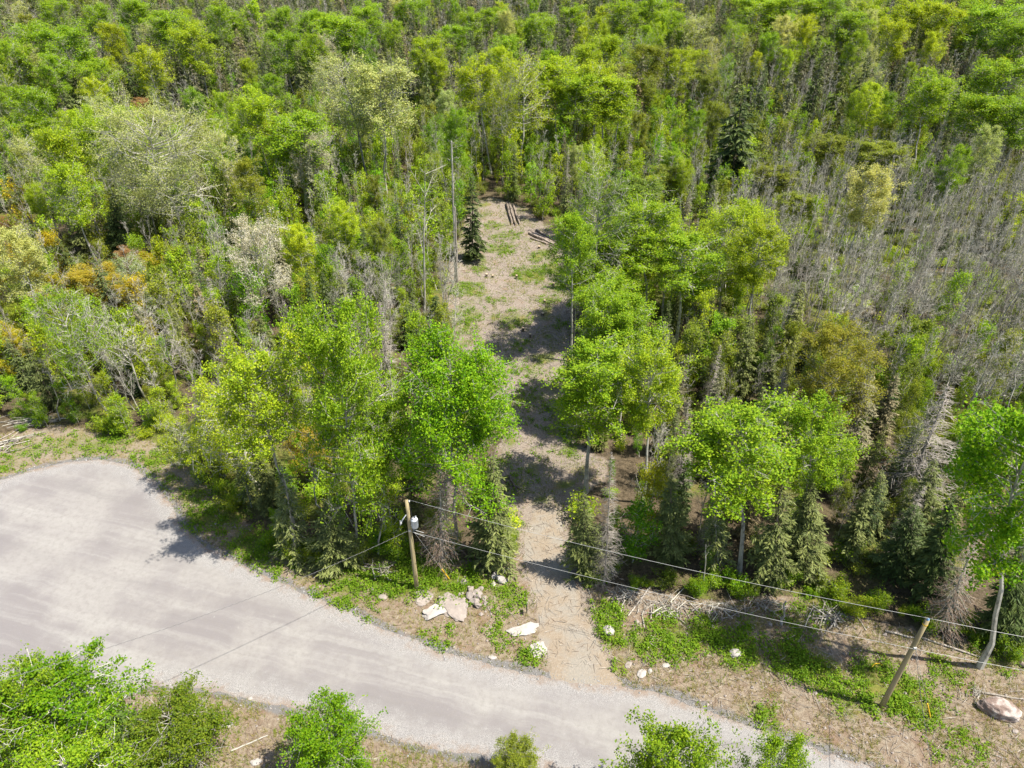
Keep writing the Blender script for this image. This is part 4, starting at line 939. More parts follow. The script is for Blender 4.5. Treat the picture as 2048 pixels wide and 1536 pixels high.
# undergrowth shrubs on the forest floor: one mass
def d_shr(px, py, x, y): return np.where(is_thick(px, py), 1.0, .36) * np.clip((fbm(x / 6, y / 6, 31, 3) - .3) * 4, .15, 1)
x, y, px, py = scatter(26000, 36, 230, 1.15, 9, d_shr)
zz = zg(x, y) * (y < 145); n = len(x); r = np.random.default_rng(4)
hs = r.uniform(.6, 2.1, n) * np.where(is_thick(px, py), .8, 1.0); ws_ = r.uniform(.5, 1.15, n)
pal = np.array([LIM, YEL, OLV, GRN, OLV, (.19, .25, .03), (.15, .21, .03)]); tt = pal[r.integers(0, len(pal), n)] * r.uniform(.75, 1.15, (n, 1))
gn_object('undergrowth', np.stack([x, y, zz - .03], 1), r.integers(0, 4, n), np.stack([ws_, ws_, hs / 3 * 1.2], 1), np.stack([0 * x, 0 * x, r.uniform(0, 6.28, n)], 1), tt, far_meshes['shrub'])
print('undergrowth', n)

# ------------------------------------------------------------------ utility poles and wires
M_POLE = bark_mat('treated_pole_wood', (0.36, 0.30, 0.17), (0.24, 0.19, 0.11), 4.0, 0.06, .3, .7)
M_CAN = plain_mat('grey_enamel', (0.50, 0.53, 0.57), 0.4, 0.0, 3, .06, 0)
M_PORC = plain_mat('white_porcelain', (0.82, 0.82, 0.84), 0.25, 0, 5, .05, 0)
M_STEEL = plain_mat('galvanised_steel', (0.55, 0.56, 0.57), 0.45, 0.6, 5, .1, 0)
M_WIRE = plain_mat('aluminium_wire', (0.42, 0.42, 0.41), 0.5, 0.2, 5, .08, 0)
M_DULL = plain_mat('dull_grey_wire', (0.16, 0.16, 0.16), 0.6, 0, 5, .08, 0)
M_BLACK = plain_mat('black_insulation', (0.03, 0.03, 0.032), 0.5, 0, 5, .1, 0)
M_YELLOW = plain_mat('yellow_plastic', (0.75, 0.45, 0.03), 0.5, 0, 5, .08, 0)
M_GREENP = plain_mat('dark_green_paint', (0.02, 0.05, 0.03), 0.5, 0, 5, .1, 0)
M_CLAMP = plain_mat('blue_clamp', (0.25, 0.40, 0.62), 0.4, 0, 5, .1, 0)
def lathe(prof, k=16):
    prof = np.array(prof, float); an = np.arange(k) * 2 * PI / k
    V = np.stack([prof[:, 0:1] * np.cos(an), prof[:, 0:1] * np.sin(an), np.repeat(prof[:, 1:2], k, 1)], -1).reshape(-1, 3)
    i = np.arange(k); j = (i + 1) % k; q = np.stack([i, j, j + k, i + k], 1)
    return V, (q[None] + (np.arange(len(prof) - 1) * k)[:, None, None]).reshape(-1, 4)
def part(name, shapes, mat, parent, smooth=False):
    b_ = MB()
    for s_ in shapes: b_.add(s_[0], Q=s_[1], T=s_[2] if len(s_) > 2 else None)
    return link(name, b_.mesh(name, [mat], smooth), parent)
def box(c, d):
    c = np.array(c, float); d = np.array(d, float) / 2
    V = np.array([[sx_, sy_, sz_] for sz_ in (-1, 1) for sy_ in (-1, 1) for sx_ in (-1, 1)]) * d + c
    return V, [[0, 2, 3, 1], [4, 5, 7, 6], [0, 1, 5, 4], [2, 6, 7, 3], [0, 4, 6, 2], [1, 3, 7, 5]]
P1 = G(834, 1178); P2 = G(1763, 1413)
H1, H2 = 9.55, 9.2
T1 = np.array([P1[0], P1[1], H1]); T2 = np.array([P2[0], P2[1], H2])
def z_at(p, px, py): return at_depth(px, py, p[1])[2]
def pole(p, H, label):
    o = thing('utility_pole', label, 'utility pole', p, 'utility poles along the gravel road')
    n = 6; P = np.zeros((n, 3)); P[:, 2] = np.linspace(-.3, H, n)
    part('pole', [tube(P, np.linspace(.185, .135, n), 12)], M_POLE, o, True)
    return o
o = pole(P1, H1, 'wooden utility pole carrying a grey transformer, standing among pale rocks beside the road')
zt = z_at(P1, 826, 1044)
can = part('transformer', [(V + np.array([.40, -.10, zt - .42]), Q) for V, Q in [lathe([(0, 0), (.22, 0), (.245, .03), (.245, .74), (.26, .75), (.26, .80), (.22, .83), (.19, .90), (.08, .95), (0, .96)], 18)]], M_CAN, o, True)
part('mounting_bracket', [box((.165, -.05, zt + .2), (.14, .1, .07)), box((.165, -.05, zt - .25), (.14, .1, .07))], M_STEEL, o)
V, Q = lathe([(0, 0), (.04, 0), (.06, .05), (.035, .07), (.06, .11), (.03, .14), (.04, .2), (0, .22)], 10)
b1 = part('bushing', [(V + np.array([.34, -.22, zt + .44]), Q)], M_PORC, can, True)
b2 = part('bushing', [(V + np.array([.50, -.0, zt + .44]), Q)], M_PORC, can, True)
part('cooling_rib', [box((.40 + .247 * math.cos(a), -.10 + .247 * math.sin(a), zt - .05), (.02, .02, .5)) for a in np.linspace(-2.6, .6, 9)], M_CAN, can)
zc = z_at(P1, 811, 1040)
part('fuse_cutout', [tube(np.array([[-.13, -.08, zc + .62], [-.42, -.12, zc + .18], [-.58, -.14, zc - .12]]), [.035, .05, .05], 8), box((-.58, -.14, zc - .16), (.13, .13, .12))], M_PORC, o)
part('fuse_tube', [tube(np.array([[-.60, -.20, zc + .12], [-.62, -.2, zc - .30]]), .035, 8)], M_STEEL, o)
part('pole_top_insulator', [(lambda vq: (vq[0] + np.array([.17, -.02, H1 - .12]), vq[1]))(lathe([(0, 0), (.05, 0), (.07, .06), (.04, .09), (.07, .13), (0, .2)], 10))], M_PORC, o, True)
zn1 = z_at(P1, 820, 1058)
part('neutral_clamp', [box((.0, -.18, zn1), (.16, .08, .16))], M_STEEL, o)
part('lead_wire', [tube(np.array([[.17, -.04, H1 - .1], [.30, -.28, zt + .95], [.34, -.22, zt + .66]]), .012, 4), tube(np.array([[-.55, -.15, zc + .1], [-.2, -.25, zc + .3], [.34, -.25, zt + .66]]), .012, 4)], M_BLACK, o)
part('secondary_stub', [tube(np.array([[.2, -.12, zn1 + .08], [1.0, -.1, zn1 - .28]]), .022, 5), tube(np.array([[.2, -.2, zn1 - .1], [1.05, -.25, zn1 - .52]]), .022, 5)], M_WIRE, o)
o = pole(P2, H2, 'plain wooden utility pole leaning out of the lower right verge, wires crossing its top')
part('pole_top_insulator', [(lambda vq: (vq[0] + np.array([.02, 0, H2 - .02]), vq[1]))(lathe([(0, 0), (.06, 0), (.09, .06), (.05, .09), (.08, .14), (0, .2)], 10))], M_CLAMP, o, True)
zn2 = z_at(P2, 1826, 1292)
part('neutral_clamp', [box((0, -.17, zn2), (.18, .1, .16))], M_STEEL, o)
part('strap', [(lambda vq: (vq[0] + np.array([0, 0, H2 - .45]), vq[1]))(lathe([(.142, 0), (.15, .02), (.15, .10), (.142, .12)], 12))], M_YELLOW, o)
def span(a, b_, sag, n=40):
    t = np.linspace(0, 1, n)[:, None]; P = a + (b_ - a) * t; P[:, 2] -= (4 * sag * t * (1 - t))[:, 0]; return P
def wire(name, label, spans, rad, mat, group=None):
    o_ = thing(name, label, 'wire', spans[0][0], group); k = MB()
    for P in spans: k.add(*tube(P - spans[0][0], rad, 5))
    link('strand', k.mesh('strand', [mat], True), o_); return o_
E2 = T2 + (T2 - T1) * np.array([1.1, .72, 0])
a0 = T1 + np.array([.17, -.02, .06]); a1 = T2 + np.array([.02, 0, .17]); a2 = at_depth(2140, 1305, 25.2); a2 = a1 + (a2 - a1) * 3; a2[2] = H2 - .1
wire('power_line', 'upper power line strung between the tops of both poles', [span(a0, a1, .55), span(a1, a2, .5)], .011, M_WIRE, 'overhead lines')
n0 = P1 + np.array([0, -.2, zn1]); n1 = P2 + np.array([0, -.22, zn2]); n2 = n1 + (a2 - a1); n2[2] = zn2 - .1
wire('power_line', 'lower power line strung between both poles', [span(n0, n1, .45), span(n1, n2, .5)], .011, M_WIRE, 'overhead lines')
def twisted(label, a, b_, sag, pitch=.42, rad=.016, wr=.009):
    L = np.linalg.norm(b_ - a); n = int(L / pitch * 8); P = span(a, b_, sag, n)
    d = nrm(b_ - a); s1 = nrm(np.cross(d, [0, 0, 1.])); s2 = np.cross(s1, d)
    ph = np.arange(n) * 2 * PI / 8
    o_ = thing('service_cable', label, 'cable', a)
    for k, mt in enumerate((M_BLACK, M_DULL)):
        off = (np.cos(ph + k * PI)[:, None] * s1 + np.sin(ph + k * PI)[:, None] * s2) * rad
        w_ = MB(); w_.add(*tube(P + off - a, wr, 4)); link('strand', w_.mesh('strand', [mt]), o_)
    return o_
cend = at_depth(-260, 1425, 22.0)
# the cable passes (390, 1240) in the picture on its way to a pole beyond the lower left
c0 = P1 + np.array([-.15, -.18, zn1 - .02]); cend = at_depth(-40, 1372, 21.5)
twisted('black and silver twisted service cable crossing above the gravel road', c0, cend, .9)
s0 = P2 + np.array([.05, -.2, zn2 - .05]); send = at_depth(1885, 1640, 16.5)
twisted('twisted service cable dropping from the second pole towards the viewer', s0, send, .35)
def guy(label, p, top, anchor, gl):
    o_ = thing('guy_wire', label, 'guy wire', anchor, 'guy wires of the poles')
    part('strand', [tube(np.array([p + top - anchor, [0, 0, -.1]]), .010, 4)], M_STEEL, o_)
    d = nrm(p + top - anchor)
    part('yellow_guard', [tube(np.array([d * .05, d * gl]), .045, 8)], M_YELLOW, o_)
g1 = G(899, 1158); g1[2] = zg1(g1[0], g1[1]); guy('thin guy wire with a yellow guard in the green plants behind the transformer pole', P1, np.array([.15, .05, zn1 - .1]), g1, 1.5)
g2 = G(1862, 1436); g2[2] = zg1(g2[0], g2[1]); guy('thin guy wire with a yellow guard right of the plain second pole', P2, np.array([.1, 0, zn2]), g2, 1.6)
# small green marker by the driveway
p = G(1053, 1226); o = thing('marker_sign', 'dark green marker board on a post at the left side of the driveway', 'sign', (p[0], p[1], zg1(p[0], p[1])))
part('post', [box((0, 0, .5), (.05, .05, 1.1))], M_GREENP, o)
part('board', [box((.04, -.02, .78), (.025, .46, .5))], M_GREENP, o)
p = G(1755, 1330); q = np.array([[-.55, -.2, .10], [-.2, .05, .22], [.2, .12, .2], [.38, .0, .08]])
o = link('yellow_strap', None) if False else part('yellow_strap', [tube(q, .028, 5)], M_YELLOW, None); o.location = (p[0], p[1], zg1(p[0], p[1]))
tag(o, 'yellow plastic strap lying on bare dark soil left of the second pole', 'strap')

# ------------------------------------------------------------------ rocks
def rock_mesh(seed, sx_, sy_, sz_, mat, sub=4, rough=.34, cut=.42):
    import bmesh
    bm = bmesh.new(); bmesh.ops.create_icosphere(bm, subdivisions=sub, radius=1)
    r = np.random.default_rng(seed)
    pl = nrm(r.normal(size=(9, 3)) * [1, 1, .6]); of = r.uniform(cut, .95, 9)
    from mathutils import noise as mn
    for v in bm.verts:
        c_ = np.array(v.co)
        for k in range(9):
            d = c_ @ pl[k]
            if d > of[k]: c_ = c_ - pl[k] * (d - of[k])
        nn = mn.fractal(Vector(c_ * 1.7) + Vector((seed * 3.7, 0, 0)), 0.9, 2.0, 5) * rough
        c_ = c_ * (1 + nn); v.co = Vector((c_[0] * sx_, c_[1] * sy_, c_[2] * sz_))
    me = bpy.data.meshes.new('rock'); bm.to_mesh(me); bm.free(); me.materials.append(mat); return me
def rock(px, py, wpx, label, seed, ratio=.6, flat=.45, rotz=0, mat=M_ROCK, name='boulder', group=None, sink=.3, sub=4):
    p_ = G(px, py); w_ = wpx / F_PX * slant(p_) / 2
    o_ = link(name, rock_mesh(seed, w_, w_ * ratio, w_ * flat, mat, sub, *((.12, .78) if name == 'boulder' else (.34, .42)))); o_.location = (p_[0], p_[1], zg1(p_[0], p_[1]) + w_ * flat * (1 - 2 * sink) * .8)
    o_.rotation_euler = (0, 0, rotz); tag(o_, label, 'rock', group); return o_
m, ns, ls = material('lichen_granite')
tc = nd(ns, 'ShaderNodeTexCoord'); n1 = noise(ns, ls, tc.outputs['Object'], 1.4, 5); n2 = noise(ns, ls, tc.outputs['Object'], 9, 4)
c = mixc(ns, ls, ramp(ns, ls, n1, .42, .58), (.20, .14, .115), (.42, .36, .325)); c = mixc(ns, ls, mth(ns, ls, 'MULTIPLY', ramp(ns, ls, n2, .5, .7), .4), c, (.2, .17, .15))
p = nd(ns, 'ShaderNodeBsdfPrincipled', i_Roughness=.85); ls.new(c, p.inputs['Base Color'])
bp = nd(ns, 'ShaderNodeBump', i_Strength=.5, i_Distance=.08); ls.new(n2, bp.inputs['Height']); ls.new(bp.outputs[0], p.inputs['Normal'])
o = nd(ns, 'ShaderNodeOutputMaterial'); ls.new(p.outputs[0], o.inputs['Surface'])
M_LICHEN = m
rock(1995, 1424, 80, 'largest boulder, pinkish grey with brown patches, right of the second pole', 21, .55, .5, -.3, M_LICHEN, sink=.15)
rock(1217, 1264, 24, 'round pale grey boulder at the right side of the driveway', 22, .9, .75, 0, M_WHITE_ROCK, sink=.2)
rock(1470, 1311, 26, 'white boulder in green plants midway between driveway and second pole', 23, .75, .6, .3, M_WHITE_ROCK, sink=.2)
rock(1046, 1262, 66, 'broad white rock outcrop on the verge left of the driveway', 24, .42, .16, .35, M_WHITE_ROCK, 'rock_outcrop', sink=.2)
rock(1078, 1300, 52, 'white rock outcrop at the road corner of the driveway', 25, .7, .16, .5, M_WHITE_ROCK, 'rock_outcrop', sink=.2)
rock(905, 1218, 84, 'flat pale bedrock slab with a broken edge below the transformer pole', 26, .62, .16, -.5, M_ROCK, 'rock_outcrop', sink=.2)
rock(866, 1228, 54, 'cracked pale bedrock piece left of the flat slab', 27, .8, .2, .4, M_WHITE_ROCK, 'rock_outcrop', sink=.2)
rock(842, 1193, 62, 'flat grey bedrock around the foot of the transformer pole', 28, .6, .10, -.6, M_ROCK, 'rock_outcrop', sink=.3)
rock(985, 1315, 18, 'small white rock at the road edge left of the driveway', 29, .6, .3, 0, M_WHITE_ROCK)
rock(766, 1195, 20, 'small pinkish rock left of the transformer pole', 30, .7, .4, 0)
rock(1283, 1348, 24, 'white rock at the road edge right of the driveway', 31, .7, .3, .8, M_WHITE_ROCK)
rock(1300, 1342, 14, 'narrow white rock beside the white rock right of the driveway', 32, .6, .4, 1.2, M_WHITE_ROCK)
rock(1257, 1330, 18, 'pale rock on the verge just right of the driveway mouth', 33, .7, .25, .8)
rock(1332, 1331, 18, 'flat white rock farther right on the verge', 34, .6, .25, .1, M_WHITE_ROCK)
rock(1131, 560, 24, 'lone white rock at the right edge of the upper clearing', 35, .6, .4, .1, M_WHITE_ROCK)
rock(458, 1450, 18, 'white rock on the near verge between lower left bushes', 36, .7, .4, .4, M_WHITE_ROCK)
rock(512, 1525, 24, 'pale flat rock at the bottom border', 37, .6, .3, .1, M_WHITE_ROCK)
rock(2030, 1463, 14, 'small pale rock near the largest boulder', 38, .7, .4, .4)
rock(500, 1398, 10, 'small pale stone at the near road edge', 39, .7, .5, .4, M_WHITE_ROCK)
for k, (px_, py_, w_) in enumerate(sorted([(930, 1166, 20), (942, 1180, 18), (955, 1190, 20), (938, 1194, 22), (948, 1204, 18), (928, 1202, 14), (962, 1178, 13), (968, 1195, 14), (934, 1212, 13), (955, 1213, 14), (922, 1188, 12), (972, 1207, 11)])):
    rock(px_, py_, w_ * 1.25, f'{ORD[k]} stone from the left in the rubble heap by the transformer pole', 50 + k, random.uniform(.6, .9), random.uniform(.5, .8), U(0, 3), M_ROCK, 'stone', 'stones of the rubble heap', .15, 2)
for k, (px_, py_, w_) in enumerate(sorted([(1000, 1160, 24), (1010, 1142, 16), (990, 1152, 16), (1012, 1163, 14), (986, 1168, 12)])):
    rock(px_, py_, w_ * 1.25, f'{ORD[k]} from the left of the white rocks clustered at the left track edge', 70 + k, random.uniform(.6, .9), random.uniform(.5, .7), U(0, 3), M_WHITE_ROCK, 'stone', 'white rocks beside the dirt track', .15, 2)

# ------------------------------------------------------------------ logs, brush and stumps
def log(a, b_, rad, label, group=None, seed=0, mat=M_LOG, name='log', lift=.9, z1=0, z2=0):
    r = np.random.default_rng(seed + 900); A = G(*a); B_ = G(*b_)
    A[2] = zg1(A[0], A[1]) + rad * lift + z1; B_[2] = zg1(B_[0], B_[1]) + rad * lift + z2
    n = 7; P = np.linspace(A, B_, n); P[1:-1] += r.normal(0, rad * .22, (n - 2, 3))
    o_ = thing(name, label, name.split('_')[-1], A, group)
    V, Q, T = tube(P - A, rad * np.linspace(1, .72, n), 9)
    k = MB(); k.add(V, Q=Q); link('bark', k.mesh('log_bark', [mat], True), o_)
    e = V.copy(); k = MB(); c0_ = len(V) - 2
    V2 = np.concatenate([V[:9], V[c0_:c0_ + 1], V[(n - 1) * 9:n * 9], V[c0_ + 1:]]); i = np.arange(9); j = (i + 1) % 9
    V2 = V2 + np.concatenate([np.tile(-nrm(P[1] - P[0]) * .004, (10, 1)), np.tile(nrm(P[-1] - P[-2]) * .004, (10, 1))])
    k.add(V2, T=np.concatenate([np.stack([j, i, np.full(9, 9)], 1), np.stack([i + 10, j + 10, np.full(9, 19)], 1)])); link('cut_end', k.mesh('log_end', [M_CUT], False), o_)
    return o_
for k, (a, b_, rd_) in enumerate([((1014, 408), (1024, 450), .24), ((1020, 408), (1032, 452), .22), ((1026, 410), (1040, 450), .20)]):
    log(a, b_, rd_, f'dark log in the pile at the clearing end, {ORD[k]} from the left', 'logs piled at the clearing end', k)
log((1019, 410), (1029, 448), .2, 'dark weathered log lying on top of the pile at the upper end of the clearing', 'logs piled at the clearing end', 4, lift=2.4)
for k, (a, b_, rd_) in enumerate([((1058, 468), (1116, 496), .24), ((1064, 466), (1122, 494), .22), ((1072, 462), (1120, 488), .20), ((1062, 477), (1094, 488), .16)]):
    log(a, b_, rd_, f'grey log in the pile right of the clearing, {ORD[3 - k]} from the back', 'logs piled at the right clearing edge', 10 + k)
log((1622, 1140), (1682, 1190), .19, 'thick peeled fallen log in the brown slash left of the second pole', None, 20, M_DEAD)
log((1700, 1215), (1732, 1262), .07, 'thin crooked fallen branch below the thick peeled log', None, 21, M_DEAD)
log((1770, 1262), (1838, 1280), .085, 'pale fallen trunk section left of the second pole top', None, 22, M_DEAD)
log((1838, 1276), (1958, 1318), .085, 'long pale fallen trunk reaching the leaning aspen', None, 23, M_DEAD)
log((1962, 1386), (2060, 1404), .08, 'grey fallen pole above the largest boulder', None, 24, M_DEAD)
log((2036, 1328), (2070, 1345), .2, 'cut log end at the right border', None, 25, M_LOG)
log((1212, 1182), (1330, 1234), .06, 'long thin fallen trunk along the slash right of the track', None, 26, M_DEAD)
log((1240, 1176), (1400, 1226), .06, 'second long thin fallen trunk behind the first, right of the track', None, 27, M_DEAD)
log((1300, 1178), (1256, 1234), .07, 'pale fallen branch crossing the thin trunks right of the track', None, 28, M_DEAD)
log((1246, 1208), (1240, 1232), .08, 'short pale stick among the plants right of the track', None, 29, M_DEAD)
log((1175, 1175), (1192, 1228), .05, 'thin grey stick at the right edge of the dirt track', None, 30, M_DEAD)
log((975, 1212), (984, 1232), .05, 'short pale stick on the verge right of the flat slab', None, 31, M_DEAD)
log((986, 1234), (952, 1275), .03, 'long thin twig on the verge right of the flat slab', None, 32, M_DEAD)
log((462, 1503), (536, 1472), .055, 'white fallen birch stem at the bottom between the bushes', None, 33, M_PALE)
log((1010, 965), (1040, 980), .14, 'dark charred log at the left edge of the lower clearing', None, 34, M_DARK)
log((1018, 958), (1036, 990), .11, 'dark crooked log crossing the charred one', None, 35, M_DARK, lift=2.4)
log((740, 1148), (800, 1118), .05, 'grey fallen stem at the forest edge left of the transformer pole', None, 36, M_DEAD)
log((1380, 940), (1372, 962), .1, 'split pale log in the dark woods right of the clearing', None, 37, M_CUT)
def brush(px, py, dx, dy, n, label, seed, L=2.5, rad=.03, H=.7, ang=None):
    r = np.random.default_rng(seed); c_ = G(px, py); c_[2] = zg1(c_[0], c_[1])
    o_ = thing('brush_pile', label, 'brush pile', c_)
    q = [G(px + a * dx, py + b_ * dy) - G(px, py) for a, b_ in r.normal(0, .5, (n, 2))]
    for k in range(n):
        a = (ang if ang is not None else r.uniform(0, 3.14)) + r.normal(0, .35); l = L * r.uniform(.5, 1.2)
        d = np.array([math.cos(a), math.sin(a), r.normal(0, .08)]) * l / 2
        h = H * r.uniform(.03, 1) * math.exp(-(np.hypot(*q[k][:2]) / 2.2) ** 2) + rad
        m_ = np.array([q[k][0], q[k][1], h]); P = np.array([m_ - d, m_ + r.normal(0, .06, 3), m_ + d]); P[:, 2] = np.maximum(P[:, 2], rad)
        w_ = MB(); w_.add(*tube(P, rad * r.uniform(.6, 1.5) * np.array([1, .8, .5]), 5)); link('branch', w_.mesh('branch', [M_DEAD if r.random() < .6 else M_GREY]), o_)
brush(70, 846, 50, 12, 46, 'long pile of grey cut branches at the forest edge by the left border', 1, 3.2, .035, .6, .5)
brush(20, 890, 25, 14, 14, 'bundle of longer poles at the left end of the branch pile', 2, 4.0, .045, .3, .75)
brush(1953, 1386, 14, 8, 24, 'small heap of grey sticks left of the largest boulder', 3, .9, .018, .3, 1.0)
brush(1250, 1196, 22, 9, 30, 'small grey branch heap at the edge of the trees just right of the track', 11, 1.8, .03, .4)
brush(1650, 1236, 34, 12, 40, 'tangled grey branches around the thick peeled log', 12, 2.2, .035, .5)
brush(1430, 1222, 36, 12, 40, 'pale tangle of branches in front of the white trunked aspen', 13, 1.9, .03, .45)
brush(1330, 1215, 60, 18, 70, 'scattered pale slash branches in front of the trees behind the wires', 4, 2.0, .03, .4)
brush(1530, 1215, 50, 18, 40, 'heap of dry grey slash around the splintered stump post', 5, 1.6, .025, .4)
brush(760, 1140, 30, 10, 26, 'grey dry branches heaped at the forest edge left of the transformer pole', 6, 1.8, .03, .5)
for k, (px_, py_) in enumerate(sorted([(1085, 633), (1060, 672), (1089, 605), (1033, 553), (1107, 568), (973, 553), (1078, 498), (1046, 660), (985, 553)], key=lambda v: -v[1])):
    p_ = G(px_, py_); z_ = zg1(p_[0], p_[1]); o_ = thing('tree_stump', f'cut grey stump in the clearing, {ORD[k]} one up from the road', 'stump', (p_[0], p_[1], z_), 'stumps in the clearing')
    h_ = U(.35, .6); r_ = U(.13, .2)
    part('bark', [tube(np.array([[0, 0, -.1], [0, 0, .12], [.02, 0, h_]]), [r_ * 1.4, r_ * 1.05, r_], 9, False)], M_DARK, o_)
    V = np.array([[.02 + r_ * math.cos(a), r_ * math.sin(a), h_ - .004] for a in np.arange(9) * 2 * PI / 9] + [[.02, 0, h_]]); i = np.arange(9)
    part('cut_face', [(V, None, np.stack([i, (i + 1) % 9, np.full(9, 9)], 1))], M_CUT, o_)

# ------------------------------------------------------------------ ground stuff: plants, grass, twigs, stones
def filt(x, y, road=True):
    k = np.ones(len(x), bool)
    if road: k &= ~in_poly(x, y, ROAD_W)
    return k
r = np.random.default_rng(77)
# leafy plants in patches
LP = [(1, 1, 1)]
pts = []
for px_, py_, rad_, st in GREEN:
    c_ = G(px_, py_); rad_ *= 1.2; n = int(34 * rad_ ** 2 * st * (1.0 if py_ > 1100 else .5)); a = r.uniform(0, 6.28, n); q = rad_ * np.sqrt(r.random(n)) * r.uniform(.7, 1.15, n)
    pts.append(np.stack([c_[0] + np.cos(a) * q, c_[1] + np.sin(a) * q, np.full(n, st)], 1))
pts = np.concatenate(pts); pts = pts[filt(pts[:, 0], pts[:, 1]) & ~in_poly(pts[:, 0], pts[:, 1], TRACK_W)]
pts = pts[fbm(pts[:, 0] / .8, pts[:, 1] / .8, 55, 2) > .36]
b = MB(); n = len(pts); hh = r.uniform(.15, .55, n) * pts[:, 2]; nl = 16
zz = zg(pts[:, 0], pts[:, 1]); cI = np.repeat(np.arange(n), nl); q = r.normal(0, .17, (n * nl, 3)); q[:, 2] = np.abs(r.normal(0, 1, n * nl)) * .4
P = np.stack([pts[cI, 0] + q[:, 0], pts[cI, 1] + q[:, 1], zz[cI] + .03 + hh[cI] * q[:, 2] * 1.6], 1)
V, Q, rn = leaves(P, .075, r, .8); b.add(V, Q=Q, rnd=rn * .6 + np.repeat(r.random(n), nl * 4) * .4)
o = link('green_plants', b.mesh('green_plants', [M_LEAF])); o['kind'] = 'stuff'; o['tint'] = [.16, .29, .018]
print('plants', n * nl)
# grass tufts
def grass(name, polys, n, tint, h=.28, seed=1, thr=.45, sc=1.6):
    r = np.random.default_rng(seed); X = []
    for P_, frac in polys:
        lo, hi = P_.min(0), P_.max(0); k = int(n * frac); q = r.uniform(lo, hi, (k, 2)); X.append(q[in_poly(q[:, 0], q[:, 1], P_)])
    X = np.concatenate(X); X = X[filt(X[:, 0], X[:, 1]) & ~in_poly(X[:, 0], X[:, 1], TRACK_W)]
    X = X[fbm(X[:, 0] / sc, X[:, 1] / sc, seed + 60, 3) > thr]
    zz = zg(X[:, 0], X[:, 1]); nb = 5; m_ = len(X) * nb; ci = np.repeat(np.arange(len(X)), nb)
    p0 = np.stack([X[ci, 0], X[ci, 1], zz[ci] - .01], 1) + np.concatenate([r.normal(0, .05, (m_, 2)), np.zeros((m_, 1))], 1)
    az_ = r.uniform(0, 6.28, m_); hb = h * r.uniform(.4, 1.2, m_); d = np.stack([np.cos(az_) * hb * .6, np.sin(az_) * hb * .6, hb], 1)
    s_ = np.stack([-np.sin(az_), np.cos(az_), 0 * az_], 1) * .014
    V = np.stack([p0 - s_, p0 + s_, p0 + d], 1).reshape(-1, 3)
    b_ = MB(); b_.add(V, T=np.arange(m_ * 3).reshape(-1, 3), rnd=np.repeat(r.random(m_), 3))
    o_ = link(name, b_.mesh(name, [M_LEAF])); o_['kind'] = 'stuff'; o_['tint'] = list(tint); print(name, m_)
VERGE_W = world_poly([(-100, 870), (0, 870), (110, 845), (250, 862), (380, 895), (400, 960), (450, 1000), (520, 1080), (600, 1128), (720, 1128), (960, 1118), (1060, 1180), (1095, 1330), (1090, 1352), (950, 1322), (850, 1292), (680, 1217), (520, 1150), (400, 1088), (362, 1050), (312, 968), (200, 915), (0, 960), (-100, 975)])
VERGE2_W = world_poly([(1180, 1180), (1400, 1205), (1600, 1195), (1700, 1235), (1900, 1280), (2100, 1345), (2200, 1700), (1700, 1521), (1440, 1432), (1240, 1372)])
NEAR_W = world_poly([(220, 1400), (310, 1372), (480, 1396), (700, 1450), (900, 1508), (1100, 1545), (1000, 1700), (0, 1700), (0, 1420)])
grass('dry_grass', [(VERGE_W, 1.5), (VERGE2_W, .8), (NEAR_W, .5)], 14000, (.36, .33, .12), .24, 2, .42)
grass('green_grass', [(VERGE_W, 1), (VERGE2_W, .7), (CLEAR_W, 1.6), (NEAR_W, .7)], 15000, (.22, .29, .03), .24, 3, .47)
# twigs and chips
def twigs(name, polys, n, mat, lmin, lmax, rad, seed):
    r = np.random.default_rng(seed); X = []
    for P_, frac in polys:
        lo, hi = P_.min(0), P_.max(0); k = int(n * frac); q = r.uniform(lo, hi, (k, 2)); X.append(q[in_poly(q[:, 0], q[:, 1], P_)])
    X = np.concatenate(X); X = X[filt(X[:, 0], X[:, 1])]; m_ = len(X)
    a = r.uniform(0, 6.28, m_); l = r.uniform(lmin, lmax, m_) ; d = np.stack([np.cos(a) * l / 2, np.sin(a) * l / 2, r.normal(0, .07, m_) * l], 1)
    c_ = np.stack([X[:, 0], X[:, 1], zg(X[:, 0], X[:, 1]) + .03 + np.abs(d[:, 2])], 1)
    b_ = MB(); b_.add(*sticks(c_ - d, c_ + d, rad * r.uniform(.6, 1.6, m_), rad * .5, 3))
    o_ = link(name, b_.mesh(name, [mat])); o_['kind'] = 'stuff'
twigs('woody_debris', [(CLEAR_W, 1.3), (VERGE2_W, .45), (VERGE_W, .2)], 4800, M_DEAD, .25, 1.1, .014, 5)
twigs('brown_twigs', [(CLEAR_W, 1.0), (VERGE2_W, .5), (VERGE_W, .5), (NEAR_W, .5)], 4200, M_BROWN, .2, .8, .012, 6)
